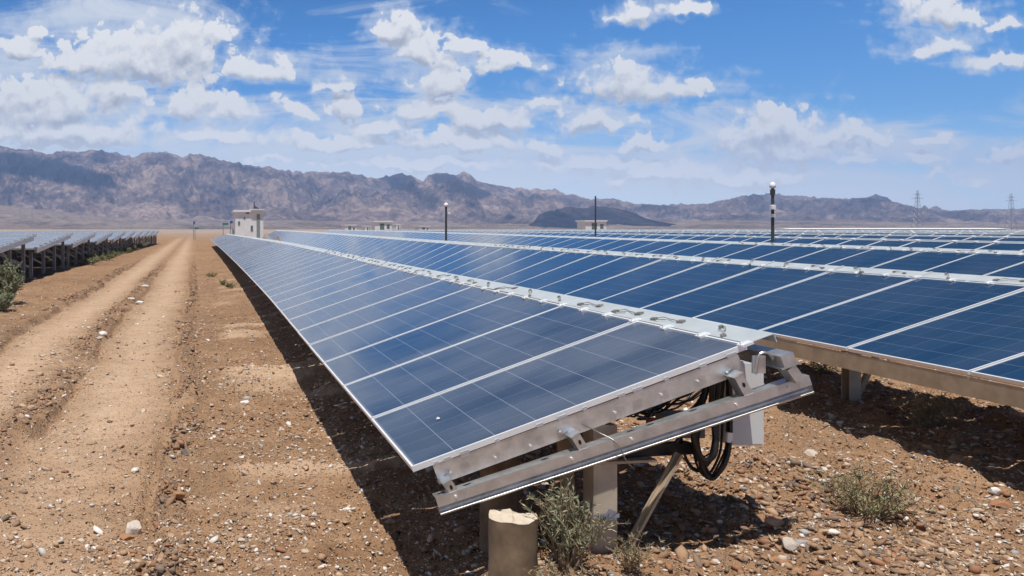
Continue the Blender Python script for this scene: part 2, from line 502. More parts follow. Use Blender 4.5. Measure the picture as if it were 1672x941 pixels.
def build_gravel():
    N = 210000
    # more stones the nearer they are, thinned inside the wheel tracks
    Y = 2.5 * (30 / 2.5) ** (rng.random(N) ** 1.15)
    half = Y * 0.62
    X = rng.uniform(-0.27, 1.0, N) * Y
    comp, rid = ruts(X, Y)
    patch = fbm(X * 0.9, Y * 0.9, 3, 71)
    verge = 0.5 + 0.9 * smooth(0.42, 0.62, patch)
    right = np.where(X > 2.4, 1.35, 1.0)
    keep = rng.random(N) < np.clip((1 - 0.86 * comp) * verge * right * 0.75, 0, 1)
    X = X[keep]; Y = Y[keep]; N = len(X)
    s = np.exp(rng.normal(math.log(0.0052), 0.62, N))
    s = np.clip(s, 0.003, 0.030) * (0.8 + 0.05 * np.minimum(Y, 12))
    # clods thrown up along the ruts and in the rubble at the right
    K = 13000
    yk = 2.8 * (40 / 2.8) ** (rng.random(K) ** 1.1)
    wb = 0.10 * (vnoise(yk * 0.35, yk * 0 + 3.3, 5) - 0.5) + 0.05 * (vnoise(yk * 1.3, yk * 0 + 1.3, 6) - 0.5)
    w3 = rng.integers(0, 4, K)
    xk = np.select([w3 == 0, w3 == 1, w3 == 2], [-0.10 - 0.019 * yk + wb, -1.62 - 0.021 * yk + 1.3 * wb, -3.05 - 0.020 * yk + 1.5 * wb], 0.0) + rng.normal(0, 0.075, K)
    rx = rng.uniform(2.0, 3.6, K); xk = np.where(w3 == 3, rx, xk); yk = np.where(w3 == 3, 3.2 + 2.8 * rng.random(K), yk)
    kp = (vnoise(yk * 1.6, xk * 1.1, 99) > 0.42); xk, yk = xk[kp], yk[kp]; K = len(xk)
    sk = np.clip(np.exp(rng.normal(math.log(0.0125), 0.5, K)), 0.005, 0.030) * (0.8 + 0.04 * np.minimum(yk, 15))
    X = np.concatenate([X, xk]); Y = np.concatenate([Y, yk]); s = np.concatenate([s, sk]); N0 = N; N = len(X)
    Z = ground_z(X, Y)
    th = rng.uniform(0, 2 * math.pi, N)
    sc = np.stack([s * rng.uniform(0.8, 1.6, N), s * rng.uniform(0.6, 1.1, N), s * rng.uniform(0.25, 0.75, N)], -1)
    V = ICO_V[None] * (1 + rng.uniform(-0.42, 0.38, (N, 12, 1)))
    V = V * sc[:, None, :]
    tl = rng.normal(0, 0.35, (N, 1))
    V[:, :, 2] += tl * V[:, :, 0]
    c, sn = np.cos(th)[:, None], np.sin(th)[:, None]
    vx = V[:, :, 0] * c - V[:, :, 1] * sn + X[:, None]
    vy = V[:, :, 0] * sn + V[:, :, 1] * c + Y[:, None]
    vz = V[:, :, 2] + Z[:, None] + sc[:, 2:3] * 0.35
    co = np.stack([vx, vy, vz], -1).reshape(-1, 3).astype(np.float32)
    fc = (ICO_F[None] + (np.arange(N) * 12)[:, None, None]).reshape(-1, 3)
    me = bpy.data.meshes.new('gravel')
    me.vertices.add(len(co)); me.vertices.foreach_set('co', co.ravel())
    me.loops.add(fc.size); me.loops.foreach_set('vertex_index', fc.ravel().astype(np.int32))
    me.polygons.add(len(fc)); me.polygons.foreach_set('loop_start', np.arange(0, fc.size, 3, dtype=np.int32))
    pal = np.array([(0.40, 0.25, 0.145), (0.30, 0.175, 0.10), (0.46, 0.32, 0.21), (0.55, 0.45, 0.35), (0.68, 0.63, 0.57), (0.20, 0.14, 0.10), (0.34, 0.16, 0.08), (0.36, 0.35, 0.34)])
    pr = np.array([0.22, 0.17, 0.17, 0.15, 0.14, 0.06, 0.06, 0.03])
    ci = rng.choice(len(pal), N, p=pr / pr.sum()); ci[N0:] = rng.choice([1, 1, 5, 5, 6, 0], N - N0)
    t = pal[ci] * rng.uniform(0.8, 1.15, (N, 1))
    at = me.attributes.new('tone', 'FLOAT_COLOR', 'POINT')
    col = np.ones((N, 12, 4), np.float32); col[:, :, :3] = t[:, None, :]
    at.data.foreach_set('color', col.ravel())
    me.update(calc_edges=True)
    me.materials.append(stone_material('gravel_stone'))
    o = bpy.data.objects.new('gravel', me); COL.objects.link(o)
    tag(o, 'loose gravel and small stones scattered over the soil', 'gravel', kind='stuff')


build_gravel()


def build_litter():
    mb = MB(); rl = random.Random(5)
    for _ in range(1500):
        y = 2.7 * (14 / 2.7) ** rl.random(); x = rl.uniform(-0.27, 0.98) * y
        if fbm(np.array([x * 1.1]), np.array([y * 1.1]), 3, 171)[0] < 0.5: continue
        z = gz(x, y); L = rl.uniform(0.02, 0.09); t = rl.uniform(0, 6.28); b = rl.uniform(-0.4, 0.4)
        pts = [(x, y, z + 0.006), (x + L * .5 * math.cos(t), y + L * .5 * math.sin(t), z + 0.014), (x + L * math.cos(t + b), y + L * math.sin(t + b), z + rl.uniform(0.004, 0.016))]
        mb.tube(pts, [0.0016, 0.0014, 0.0008], 4, 0, False)
    o = mb.build('dry_litter', simple('straw', (0.34, 0.24, 0.14), (0.56, 0.44, 0.30), 0.85, 0, 20))
    tag(o, 'dry straw and twigs strewn over the stony soil', 'litter', kind='stuff')


build_litter()
SUB_V, SUB_F = subdivide(*subdivide(ICO_V, ICO_F))


def rock(px, py, w, mat, label, flat=0.6, group=None, seed=None):
    """one boulder whose foot is seen at photo point (px, py), w metres wide"""
    Y = 5.0
    for _ in range(12):
        X = (px - CX) * Y / F
        Y = -gz(X, Y) * F / (py - CY)
    X = (px - CX) * Y / F
    r = random.Random(seed if seed is not None else int(px * 7 + py))
    ax, ay = r.uniform(-50, 50), r.uniform(-50, 50)
    V = SUB_V.copy()
    n = fbm(V[:, 0] * 1.4 + ax + V[:, 2], V[:, 1] * 1.4 + ay - V[:, 2] * 0.7, 3, 91)
    V = V * (0.72 + 0.55 * n)[:, None]
    for _ in range(7):   # chipped facets
        d = np.array([r.gauss(0, 1), r.gauss(0, 1), r.gauss(0, 1)]); d /= np.linalg.norm(d)
        k = V @ d; lim = r.uniform(0.55, 0.8)
        V = V - np.outer(np.maximum(k - lim, 0), d)
    th = r.uniform(-0.5, 0.5)
    V = V * np.array([w / 2 * 1.1, w / 2 * r.uniform(0.75, 1), w / 2 * flat * 1.2])
    V = np.stack([V[:, 0] * math.cos(th) - V[:, 1] * math.sin(th), V[:, 0] * math.sin(th) + V[:, 1] * math.cos(th), V[:, 2]], -1)
    me = bpy.data.meshes.new('rock')
    me.from_pydata(V.tolist(), [], SUB_F.tolist()); me.update(); me.materials.append(mat)
    o = bpy.data.objects.new('rock', me); COL.objects.link(o)
    o.location = (X, Y, gz(X, Y) + w * flat * 0.22)
    return tag(o, label, 'rock', group)


ST = {k: stone_material('stone_' + k, False, c) for k, c in dict(pale=(0.56, 0.49, 0.42, 1), white=(0.72, 0.68, 0.63, 1), tan=(0.42, 0.28, 0.18, 1),
                                                                  dark=(0.11, 0.10, 0.10, 1), grey=(0.34, 0.33, 0.33, 1), rust=(0.36, 0.17, 0.08, 1)).items()}
rock(218, 872, 0.125, ST['pale'], 'large pale rounded boulder lying alone on the near wheel track', 0.75)
rock(207, 880, 0.10, ST['rust'], 'flat rusty brown stone under the large pale boulder on the track', 0.4)
rock(278, 877, 0.05, ST['tan'], 'small tan stone just right of the large pale boulder')
rock(262, 886, 0.065, ST['white'], 'flat whitish stone in front of the tan stone beside the boulder', 0.35)
rock(1292, 800, 0.095, ST['dark'], 'dark grey rock on bare soil left of the bushy shrub', 0.8)
rock(1268, 862, 0.10, ST['tan'], 'tan clod of rock at the tip of the near table shadow', 0.6)
rock(1290, 905, 0.085, ST['pale'], 'pale angular rock in the rubble below the near table shadow', 0.7)
rock(1268, 918, 0.06, ST['rust'], 'reddish brown rock in the rubble at the bottom edge')
rock(1312, 890, 0.07, ST['grey'], 'grey flat stone lying in the rubble right of the pale angular rock', 0.4)
rock(1623, 818, 0.06, ST['white'], 'small white stone near the right edge in sunlit soil', 0.7)
rock(1634, 829, 0.09, ST['rust'], 'brown stone just below the small white stone at right', 0.5)
rock(1322, 745, 0.09, ST['pale'], 'pale flat stone between the cabinet and the second row shadow', 0.5)
rock(1262, 765, 0.06, ST['tan'], 'tan stone on the soil below the cabinet corner')
rock(1210, 775, 0.05, ST['white'], 'small white stone right of the hanging cable loop', 0.5)
rock(402, 650, 0.085, ST['grey'], 'bluish grey flat stone on the verge near the shadow edge', 0.5)
rock(401, 664, 0.09, ST['white'], 'bright grey white stone on the verge in front of the bluish stone', 0.5)
rock(44, 682, 0.06, ST['white'], 'white stone lying on the left rut ridge', 0.6)
rock(50, 668, 0.09, ST['tan'], 'tan clod on the left rut ridge behind the white stone', 0.6)
rock(168, 545, 0.15, ST['white'], 'long white stone in the middle of the track further off', 0.4)
rock(162, 553, 0.12, ST['pale'], 'pale slab just in front of the long white stone', 0.3)
rock(228, 497, 0.20, ST['white'], 'white stone pair half way along the central ridge', 0.5)
rock(214, 490, 0.18, ST['pale'], 'pale stone beside the white one on the central ridge', 0.5)
rock(236, 468, 0.22, ST['pale'], 'broad pale stone on the distant central ridge', 0.4)
rock(300, 745, 0.07, ST['dark'], 'dark clod in the rut at the right side of the track', 0.7)
rock(292, 820, 0.08, ST['rust'], 'rusty clod in the rut near the boulder', 0.6)
rock(568, 832, 0.06, ST['white'], 'whitish stone half in the table shadow', 0.5)
rock(252, 886, 0.03, ST['pale'], 'tiny pale chip between the boulder and whitish stone', 0.5)


# ------------------------------------------------------------------ panel rows
def module_mesh(name, L, P, mats):
    """glass sheet with UVs; local x up the slope, y along the row, z normal"""
    b = 0.010
    me = bpy.data.meshes.new(name)
    v = [(b, b, -0.004), (L - b, b, -0.004), (L - b, P - b, -0.004), (b, P - b, -0.004)]
    v += [(p[0], p[1], -0.010) for p in v]
    f = [(0, 1, 2, 3), (7, 6, 5, 4)]
    me.from_pydata(v, [], f)
    uvl = me.uv_layers.new(name='UVMap')
    uv = [(0, 0), (1, 0), (1, 1), (0, 1), (0, 1), (1, 1), (1, 0), (0, 0)]
    for i, c in enumerate(uv): uvl.data[i].uv = c
    for m in mats: me.materials.append(m)
    me.polygons[1].material_index = 1
    me.update()
    return me


def frame_boxes(mb, L, P, b=0.011, h=0.027, mi=0, Mx=None):
    e = 0.002
    mb.box((0, 0, -h), (b, P, 0), Mx, mi); mb.box((L - b, 0, -h), (L, P, 0), Mx, mi)
    mb.box((b + 0.0005, 0, -h), (L - b - 0.0005, b, -0.0005), Mx, mi); mb.box((b + 0.0005, P - b, -h), (L - b - 0.0005, P, -0.0005), Mx, mi)


class Row:
    def __init__(self, xl, xh, zl, zh): self.xl, self.xh, self.zl, self.zh = xl, xh, zl, zh
    def low(self, Y): return Vector((self.xl(Y), Y, self.zl(Y)))
    def high(self, Y): return Vector((self.xh(Y), Y, self.zh(Y)))
    def mat(self, Y0, Y1):
        a, b, c, d = self.low(Y0), self.low(Y1), self.high(Y0), self.high(Y1)
        y = ((b - a) + (d - c)).normalized()
        x = ((c - a) + (d - b)); x = (x - y * x.dot(y)).normalized()
        z = x.cross(y)
        m = Matrix((x, y, z)).transposed().to_4x4(); m.translation = a
        return m
    def at(self, Y, s, n, L):
        """point s metres up the slope, n metres off the panel plane"""
        a, c = self.low(Y), self.high(Y)
        x = (c - a).normalized(); z = x.cross(Vector((0, 1, 0))).normalized()
        return a + x * s + z * n


def build_row(r, Ys, L, P, root, glass, detail, y_post0, post_x=0.9):
    """Ys: seam positions along the row. detail 2: frames, clamps and clips of their own; 1: frames in the module; 0: plain"""
    gap = 0.020
    pm = P - gap
    gm = module_mesh('solar_panel', L, pm, [glass, M['back']])
    fb = MB(); frame_boxes(fb, L, pm)
    fm = fb.mesh('panel_frame', [M['alu_white']])
    if detail == 0:
        # far modules: frame and glass in one mesh, too small to show parts
        nb = MB(); frame_boxes(nb, L, pm, 0.020, 0.038, 2)
        n0 = len(gm.vertices)
        me = bpy.data.meshes.new('solar_panel')
        vv = [tuple(v.co) for v in gm.vertices] + nb.v
        ff = [(0, 1, 2, 3), (7, 6, 5, 4)] + [tuple(i + n0 for i in f) for f in nb.f]
        me.from_pydata(vv, [], ff)
        for m in (glass, M['back'], M['alu_white']): me.materials.append(m)
        me.polygons.foreach_set('material_index', [0, 1] + [2] * len(nb.f))
        ul = me.uv_layers.new(name='UVMap')
        uv = [(0, 0), (1, 0), (1, 1), (0, 1), (0, 1), (1, 1), (1, 0), (0, 0)]
        for i, c in enumerate(uv): ul.data[i].uv = c
        me.update(); gm = me
    base = Vector(root.location)
    for i in range(len(Ys) - 1):
        m = r.mat(Ys[i] + gap / 2, Ys[i + 1] + gap / 2)
        if detail == 2 or detail == 1:      # builder's tolerance: no two modules sit exactly in plane
            m = m @ Matrix.Rotation(R(random.uniform(-0.12, 0.12)), 4, 'X') @ Matrix.Rotation(R(random.uniform(-0.15, 0.15)), 4, 'Y')
        o = bpy.data.objects.new('solar_panel', gm); COL.objects.link(o); o.parent = root
        mm = m.copy(); mm.translation = m.translation - base
        o.matrix_basis = mm
        if detail >= 1:
            f = bpy.data.objects.new('panel_frame', fm); COL.objects.link(f); f.parent = o
    # cover strip along the upper edge
    st = MB(); sw = 0.135 if detail else 0.10
    for i in range(len(Ys) - 1):
        y0, y1 = Ys[i], Ys[i + 1] - 0.004
        for (s0, s1, n0, n1) in ((L + 0.004, L + sw, 0.003, 0.006), (L + sw - 0.004, L + sw, -0.035, 0.0028)):
            a = [r.at(y0, s0, n0, L), r.at(y0, s1, n0, L), r.at(y1, s1, n0, L), r.at(y1, s0, n0, L),
                 r.at(y0, s0, n1, L), r.at(y0, s1, n1, L), r.at(y1, s1, n1, L), r.at(y1, s0, n1, L)]
            st.poly(a, [(0, 3, 2, 1), (4, 5, 6, 7), (0, 1, 5, 4), (1, 2, 6, 5), (2, 3, 7, 6), (3, 0, 4, 7)])
        # raised lap joint over each seam
        M1 = r.mat(y0, y1)
        if i: st.box((L + 0.003, -0.016, 0.0065), (L + sw - 0.002, 0.012, 0.0095), M1)
        if detail == 0:
            st.box((L - 0.03, -0.055, 0.007), (L + 0.045, 0.055, 0.026), M1, 1)
            if i % 2: st.box((L - 0.01, 0.43, 0.007), (L + 0.04, 0.52, 0.018), M1, 1)
    strip = st.build('cover_strip', [M['cover'] if detail else M['cover_far'], M['alu_white']], root)
    if detail >= 1:
        # hold-down clamps at every seam and wire clips on the strip
        cb = MB(); cb.box((-0.035, -0.022, -0.002), (0.02, 0.022, 0.010)).box((-0.028, -0.006, 0.010), (-0.016, 0.006, 0.018))
        cm = cb.mesh('clamp', [M['alu_white']])
        wb = MB()
        wb.tube(spline([(-0.035, -0.10, 0.004), (-0.02, -0.05, 0.012), (0.005, 0.0, 0.007), (0.02, 0.05, 0.012), (0.01, 0.10, 0.006), (-0.012, 0.07, 0.010), (-0.01, 0.01, 0.008)], 5), 0.0024, 6)
        wb.box((-0.045, -0.125, 0.001), (-0.02, -0.085, 0.012)); wb.box((0.0, 0.09, 0.001), (0.022, 0.125, 0.012))
        wm = wb.mesh('wire_clip', [M['clip']])
        for i in range(len(Ys) - 1):
            M1 = r.mat(Ys[i], Ys[i + 1])
            for (frac, s) in ((0.0, L),) + (((0.33, L - 0.004), (0.66, L - 0.004)) if Ys[i] < 16 else ()):
                o = bpy.data.objects.new('clamp', cm); COL.objects.link(o); o.parent = root
                mm = M1 @ Matrix.Translation((s, frac * P + (0.0 if frac else 0), 0.0015)); mm.translation -= base
                o.matrix_basis = mm
            if Ys[i] < 18:
                for fr in (0.22 + random.uniform(-.05, .06), 0.74 + random.uniform(-.07, .07)):
                    o = bpy.data.objects.new('wire_clip', wm); COL.objects.link(o); o.parent = strip
                    mm = M1 @ Matrix.Translation((L + 0.065, fr * P, 0.006)) @ Matrix.Rotation(R(random.uniform(-32, 32)), 4, 'Z') @ Matrix.Diagonal((random.uniform(0.6, 1.3), random.uniform(0.6, 1.2), 1, 1))
                    mm.translation -= base + Vector(strip.location)
                    o.matrix_basis = mm
    # long purlins under the panels
    for (s, nm) in ((0.16, 'purlin'), (L * 0.55, 'purlin'), (L - 0.14, 'purlin')):
        pb = MB(); k = 3
        yy = Ys[::k] + ([Ys[-1]] if (len(Ys) - 1) % k else [])
        for a, b in zip(yy[:-1], yy[1:]):
            A = r.at(a + 0.02, s, -0.075, L); B = r.at(b + 0.019, s, -0.075, L)
            up = r.at(a, s, 0.1, L) - r.at(a, s, 0, L)
            pb.extrude([(-0.02, -0.035), (0.02, -0.035), (0.02, 0.034), (-0.02, 0.034)], A, B, up)
        pb.build(nm, M['steel'], root)
    # posts with rafters and braces
    y = y_post0
    while y < Ys[-1] - 0.2:
        s = L * 0.56
        top = r.at(y, s, -0.20, L); g = gz(top.x, y)
        pb = MB(); w = 0.05
        pb.extrude([(-w, -w), (w, -w), (w, -w + 0.008), (-w + 0.008, -w + 0.008), (-w + 0.008, w - 0.008), (w, w - 0.008), (w, w), (-w, w)],
                   (top.x, y, g - 0.15), (top.x, y, top.z), (0, 1, 0))
        pb.build('post', M['pale_post'], root)
        if y < 60:
            rb = MB(); rb.bar(r.at(y, 0.12, -0.165, L), r.at(y, L - 0.08, -0.165, L), 0.05, 0.09, (0, 0, 1)); rb.build('rafter', M['steel'], root)
            br = MB(); br.bar((top.x + 0.06, y + 0.03, g + 0.01), r.at(y + 0.03, L * 0.88, -0.215, L), 0.04, 0.04, (0, 1, 0)); br.build('brace', M['rust_steel'], root)
        y += 3.0
    return strip


# ---- row 1, the near one
R1_end = 86.0
def shift1(Y): return float(-0.8 * smooth(6, 110, Y) - 0.004 * max(Y - 5, 0))
row1 = Row(lambda Y: 0.926 + shift1(Y), lambda Y: 2.473 + shift1(Y) * 0.75,
           lambda Y: -1.10 + 0.05 * float(smooth(5, 14, Y)) , lambda Y: -0.534 + 0.085 * float(smooth(8, 30, Y)))
L1 = math.hypot(1.547, 0.566)
Ys1 = [3.9 + 1.01 * i for i in range(int((R1_end - 3.9) / 1.01))]
root1 = empty('solar_row', (1.8, 4.2, gz(1.8, 4.2)), 'nearest row of dusty grey blue solar panels, its frame end open beside the track', 'solar panels', 'rows of solar panels right of the track')
build_row(row1, Ys1, L1, 1.01, root1, M['glass_near'], 2, 7.05)


def P1(s, t, n):
    """near end of row 1: s up the slope, t along the row from its end, n off the panel"""
    a = row1.at(3.9, s, n, L1); return Vector((a.x, 3.9 + t, a.z))


up1 = (P1(0, 0, 1) - P1(0, 0, 0))
# end beam right under the last frame
eb = MB()
eb.extrude([(0.0, -0.124), (0.0, -0.030), (-0.05, -0.030), (-0.05, -0.035), (-0.006, -0.035), (-0.006, -0.119), (-0.05, -0.119), (-0.05, -0.124)],
           P1(0.095, 0.014, 0), P1(1.60, 0.014, 0), up1)
eb.build('end_beam', M['steel'], root1)
# small clamps along the end frame
for k, s in enumerate((0.11, 0.165, 0.25, 0.41, 0.62, 0.73, 0.84, 1.02, 1.10, 1.24, 1.42, 1.56)):
    c = MB(); hw = (0.010, 0.016, 0.022)[k % 3]
    A = P1(s - hw, 0, 0); B = P1(s + hw, 0, 0)
    c.extrude([(0.006, -0.036), (0.006, -0.022), (0.009, -0.020), (0.009, -0.010), (0.002, -0.008), (0.002, -0.036)], A, B, up1)
    c.build('clamp', M['alu'], root1)
# thin dark joint between frame and beam
jt = MB(); jt.extrude([(-0.006, -0.0298), (0.0008, -0.0298), (0.0008, -0.0272), (-0.006, -0.0272)], P1(0.2, 0.012, 0), P1(1.56, 0.012, 0), up1)
jt.build('rubber_strip', M['black'], root1)
# lower support beam, longer to the uphill side
sb = MB()
A2 = P1(0.045, -0.040, -0.146); B2 = P1(1.83, -0.040, -0.206)
sb.extrude([(0.020, 0.0), (-0.040, 0.0), (-0.040, -0.004), (0.015, -0.004), (0.015, -0.044), (-0.004, -0.066), (-0.004, -0.076), (0.013, -0.082), (0.0160, -0.078), (0.0175, -0.079), (0.0145, -0.087), (-0.009, -0.079), (-0.009, -0.064), (0.020, -0.046)][::-1],
           A2, B2, up1)
sb.build('support_beam', M['steel'], root1)
def PB(u, dt, dn):
    p = A2.lerp(B2, u); return p + Vector((0, dt, 0)) + up1 * dn
for s in (0.16, 0.38, 0.55, 0.70, 0.97, 1.2, 1.38, 1.52):
    p = P1(s, 0.012, -0.065 - 0.035 * random.random())
    bo = MB(); bo.tube([p, p + Vector((0, -0.008, 0))], 0.0055, 6); bo.build('bolt', M['alu_white'], root1)
for u in (0.05, 0.36, 0.52, 0.80, 0.94):
    p = PB(u, -0.020, -0.022); bo = MB(); bo.tube([p, p + Vector((0, -0.008, 0))], 0.006, 6); bo.build('bolt', M['alu_white'], root1)
for u in (0.02, 0.09, 0.30, 0.395, 0.53, 0.585, 0.70):
    p = PB(u, 0.012, 0.0012)
    d_ = (B2 - A2).normalized(); q = d_.cross(Vector((0, 1, 0)))
    ring = [p + d_ * (0.020 * math.cos(t)) + Vector((0, 1, 0)) * (0.006 * math.sin(t)) for t in [k * math.pi / 6 for k in range(12)]]
    sl_ = MB(); sl_.poly(ring, [tuple(range(12))]); sl_.build('slot', M['black'], root1)
# brackets joining the two beams
sv = P1(1, 0, 0) - P1(0, 0, 0)
for s, nlo in ((0.125, -0.165), (0.745, -0.182), (1.535, -0.205)):
    b = MB(); w_ = 0.021
    lo = P1(s + 0.012, 0.0, nlo); hi = P1(s - 0.004, 0.0, -0.100)
    b.extrude([(-0.056, -w_), (-0.056, w_), (0.01, w_), (0.01, w_ - 0.004), (-0.051, w_ - 0.004), (-0.051, -w_ + 0.004), (0.01, -w_ + 0.004), (0.01, -w_)][::-1], lo, hi, sv)
    b.extrude([(-0.059, -w_ - 0.003), (-0.059, w_ + 0.003), (0.02, w_ + 0.003), (0.02, -w_ - 0.003)][::-1], hi, P1(s - 0.005, 0, -0.096), sv)
    b.build('bracket', M['steel'], root1)
    h_ = MB(); p = P1(s + 0.004, -0.0575, (nlo - 0.1) / 2 + 0.005)
    h_.poly([p + sv * (0.007 * math.cos(t)) + up1 * (0.012 * math.sin(t)) for t in [k * math.pi / 5 for k in range(10)]], [tuple(range(10))])
    h_.build('slot', M['black'], root1)
dp = MB(); dp.poly([P1(0.29 + 0.014 * random.uniform(.3, 1) * math.cos(k * .7), 0.56 + 0.035 * random.uniform(.2, 1) * math.sin(k * .7), 0.0008) for k in range(9)], [tuple(range(9))])
dp.build('bird_dropping', M['dropping'], root1)
# upper right: rail end and clip under the cover strip
rr = MB()
rr.extrude([(-0.045, -0.03), (0.045, -0.03), (0.045, -0.022), (0.03, -0.022), (0.03, 0.03), (-0.03, 0.03), (-0.03, -0.022), (-0.045, -0.022)],
           P1(1.745, -0.10, -0.098), P1(1.745, 0.5, -0.098), up1)
rr.build('rail', M['steel'], root1)
rb = MB()
rb.extrude([(-0.012, -0.022), (-0.012, 0.022), (0.05, 0.026), (0.05, 0.021), (-0.007, 0.017), (-0.007, -0.017), (0.05, -0.021), (0.05, -0.026)],
           P1(1.765, -0.085, -0.200), P1(1.745, -0.085, -0.132), P1(1, 0, 0) - P1(0, 0, 0))
rb.build('bracket', M['steel'], root1)
rb = MB(); rb.tube(spline([P1(1.62, -0.03, -0.13), P1(1.66, -0.04, -0.05), P1(1.70, -0.04, -0.055), P1(1.72, -0.03, -0.10)], 5), 0.006, 6)
rb.box((-0.03, -0.004, -0.05), (0.03, 0.004, 0.03), Matrix.Translation(P1(1.655, -0.025, -0.085)))
rb.build('hook_plate', M['steel'], root1)
# front post, side strut, horizontal tie and diagonal brace
g0 = gz(1.86, 4.05)
pm_ = MB(); w = 0.056
pm_.extrude([(-w, -0.05), (w, -0.05), (w, 0.06), (w - 0.008, 0.06), (w - 0.008, -0.042), (-w + 0.008, -0.042), (-w + 0.008, 0.06), (-w, 0.06)],
            (1.865, 4.05, g0 - 0.2), (1.865, 4.05, -0.93), (0, 1, 0))
pm_.build('post', M['pale_post'], root1)
ps = MB(); ps.bar((1.80, 4.20, gz(1.78, 4.2) - 0.1), (1.735, 4.18, -0.93), 0.05, 0.06, (0, 1, 0)); ps.build('strut', M['rust_steel'], root1)
ps = MB(); ps.bar((1.735, 4.0, -1.06), (2.33, 4.12, -1.065), 0.05, 0.055); ps.build('tie_rail', M['black'], root1)
ps = MB(); ps.bar((1.905, 3.97, gz(1.9, 3.97) - 0.08), (2.23, 4.03, -1.075), 0.012, 0.05, (0, 1, 0)); ps.bar((1.910, 3.98, gz(1.9, 3.97) - 0.08), (2.235, 4.04, -1.075), 0.04, 0.010, (0, 1, 0)); ps.build('brace', M['rust_steel'], root1)
ps = MB(); ps.bar((1.735, 4.0, -1.105), (2.10, 4.02, -1.095), 0.07, 0.012); ps.build('top_plate', M['rust_steel'], root1)
ps = MB()
ps.poly([(1.80, 3.985, -1.350), (1.86, 3.975, -1.338), (1.925, 3.985, -1.342), (1.922, 3.98, -1.360), (1.87, 3.96, -1.364), (1.80, 3.985, -1.356)], [(0, 1, 2, 3, 4, 5)])
ps.poly([(1.855, 3.975, -1.345), (1.868, 3.97, -1.315), (1.89, 3.955, -1.32), (1.885, 3.95, -1.347)], [(0, 1, 2, 3)])
ps.build('torn_tape', M['white_plastic'], root1)
# wire bracing from end beam to tie
ps = MB(); ps.tube(spline([P1(0.80, -0.01, -0.075), P1(0.86, -0.02, -0.14), P1(0.90, -0.07, -0.19), P1(0.91, -0.08, -0.28), P1(0.96, 0.0, -0.36)], 5), 0.0026, 6); ps.build('wire_tie', M['clip'], root1)

# ---- row 2 and the field behind it
def make_field_row(k):
    if k == 2:
        xh, w, rise, P, ph0, y0, y1 = 6.25, 1.41, 0.47, 1.04, 6.44, 2.2, 82
    else:
        xh, w, rise, P, ph0 = 6.25 + 5.3 * (k - 2), 1.47, 0.49, 1.01, 14.76 + 0.37 * (k - 3)
        y0 = max((xh - w) * 1.04 - 4, 4); y1 = min(84 + 4 * (k - 3), 122)
    r = Row(lambda Y: xh - w, lambda Y: xh, lambda Y: -float(row_head(xh, Y)) - rise - (0.21 * float(smooth(6.5, 25, Y)) if k == 2 else 0), lambda Y: -float(row_head(xh, Y)))
    i0 = math.floor((y0 - ph0) / P)
    Ys = []
    y = ph0 + i0 * P
    while y < y1: Ys.append(y); y += P
    return r, Ys, math.hypot(w, rise), P


ordinal = {2: 'second row of deep blue solar panels from the track, behind the nearest row', 3: 'third row of blue solar panels from the track, right behind the second row',
           4: 'fourth row of blue solar panels from the track, behind the third row', 5: 'fifth row of solar panels from the track, a thin blue band',
           6: 'sixth row of solar panels from the track, thin band behind the fifth', 7: 'seventh row of solar panels counted from the track', 8: 'eighth row of solar panels counted from the track',
           9: 'ninth row of solar panels counted from the track', 10: 'tenth row of solar panels counted from the track', 11: 'eleventh row of solar panels counted from the track',
           12: 'twelfth row of solar panels, last but one of the field', 13: 'farthest row of solar panels in the field, on the skyline'}
for k in range(2, 14):
    r, Ys, L, P = make_field_row(k)
    x0 = r.low(Ys[0]).x + 0.7
    root = empty('solar_row', (x0, Ys[0], gz(x0, Ys[0])), ordinal[k], 'solar panels', 'rows of solar panels right of the track')
    det = 2 if k == 2 else (1 if k == 3 else 0)
    yp = 7.52 - 3.0 * (1 if k == 2 else 0) if k == 2 else Ys[0] + 1
    build_row(r, Ys, L, P, root, M['glass_mid'], det, yp)
    if k <= 3:      # deep edge beam under the lower edge
        eb = MB()
        for a, b in zip(Ys[:-1:2], Ys[2::2]):
            A = r.at(a, 0.012, 0, L); B = r.at(b, 0.012, 0, L)
            eb.extrude([(-0.006, -0.165), (0.0, -0.165), (0.0, -0.040), (-0.006, -0.040)], A, B, (0, 0, 1))
            eb.extrude([(0.001, -0.165), (0.05, -0.165), (0.05, -0.160), (0.001, -0.160)], A, B, (0, 0, 1))
        eb.build('edge_beam', M['rust_steel'], root)

# ------------------------------------------------------------------ cabinet, cables, junction box at the near end
cab = empty('cabinet', (2.67, 4.30, -1.12), 'pale grey metal cabinet hanging under the uphill end of the nearest row', 'cabinet')
c = MB(); c.box((2.590, 4.22, -1.080), (2.758, 4.36, -0.66)); c.build('body', M['box_paint'], cab)
c = MB(); c.box((2.598, 4.212, -1.072), (2.748, 4.218, -0.67)); c.build('door', M['box_paint'], cab)
for zh_ in (-0.96, -0.80):
    c = MB(); c.box((2.759, 4.225, zh_), (2.765, 4.245, zh_ + 0.03)); c.build('hinge', M['steel'], cab)
c = MB(); c.box((2.64, 4.26, -0.6595), (2.66, 4.30, -0.56)); c.build('hanger', M['steel'], cab)
jb = empty('junction_box', (2.40, 4.32, -1.04), 'small dull grey junction box behind the lower beam, left of the cabinet', 'junction box')
c = MB(); c.box((2.30, 4.28, -1.06), (2.50, 4.38, -0.94)); c.build('body', simple('dull_grey_paint', (0.16, 0.15, 0.14), (0.22, 0.21, 0.2), 0.6), jb)
c = MB(); c.box((2.19, 4.20, -1.0), (2.23, 4.26, -0.95)); c.build('red_plug', M['red'], jb)


def px(x, y, Y): return Vector(((x - CX) * Y / F, Y, -(y - CY) * Y / F))


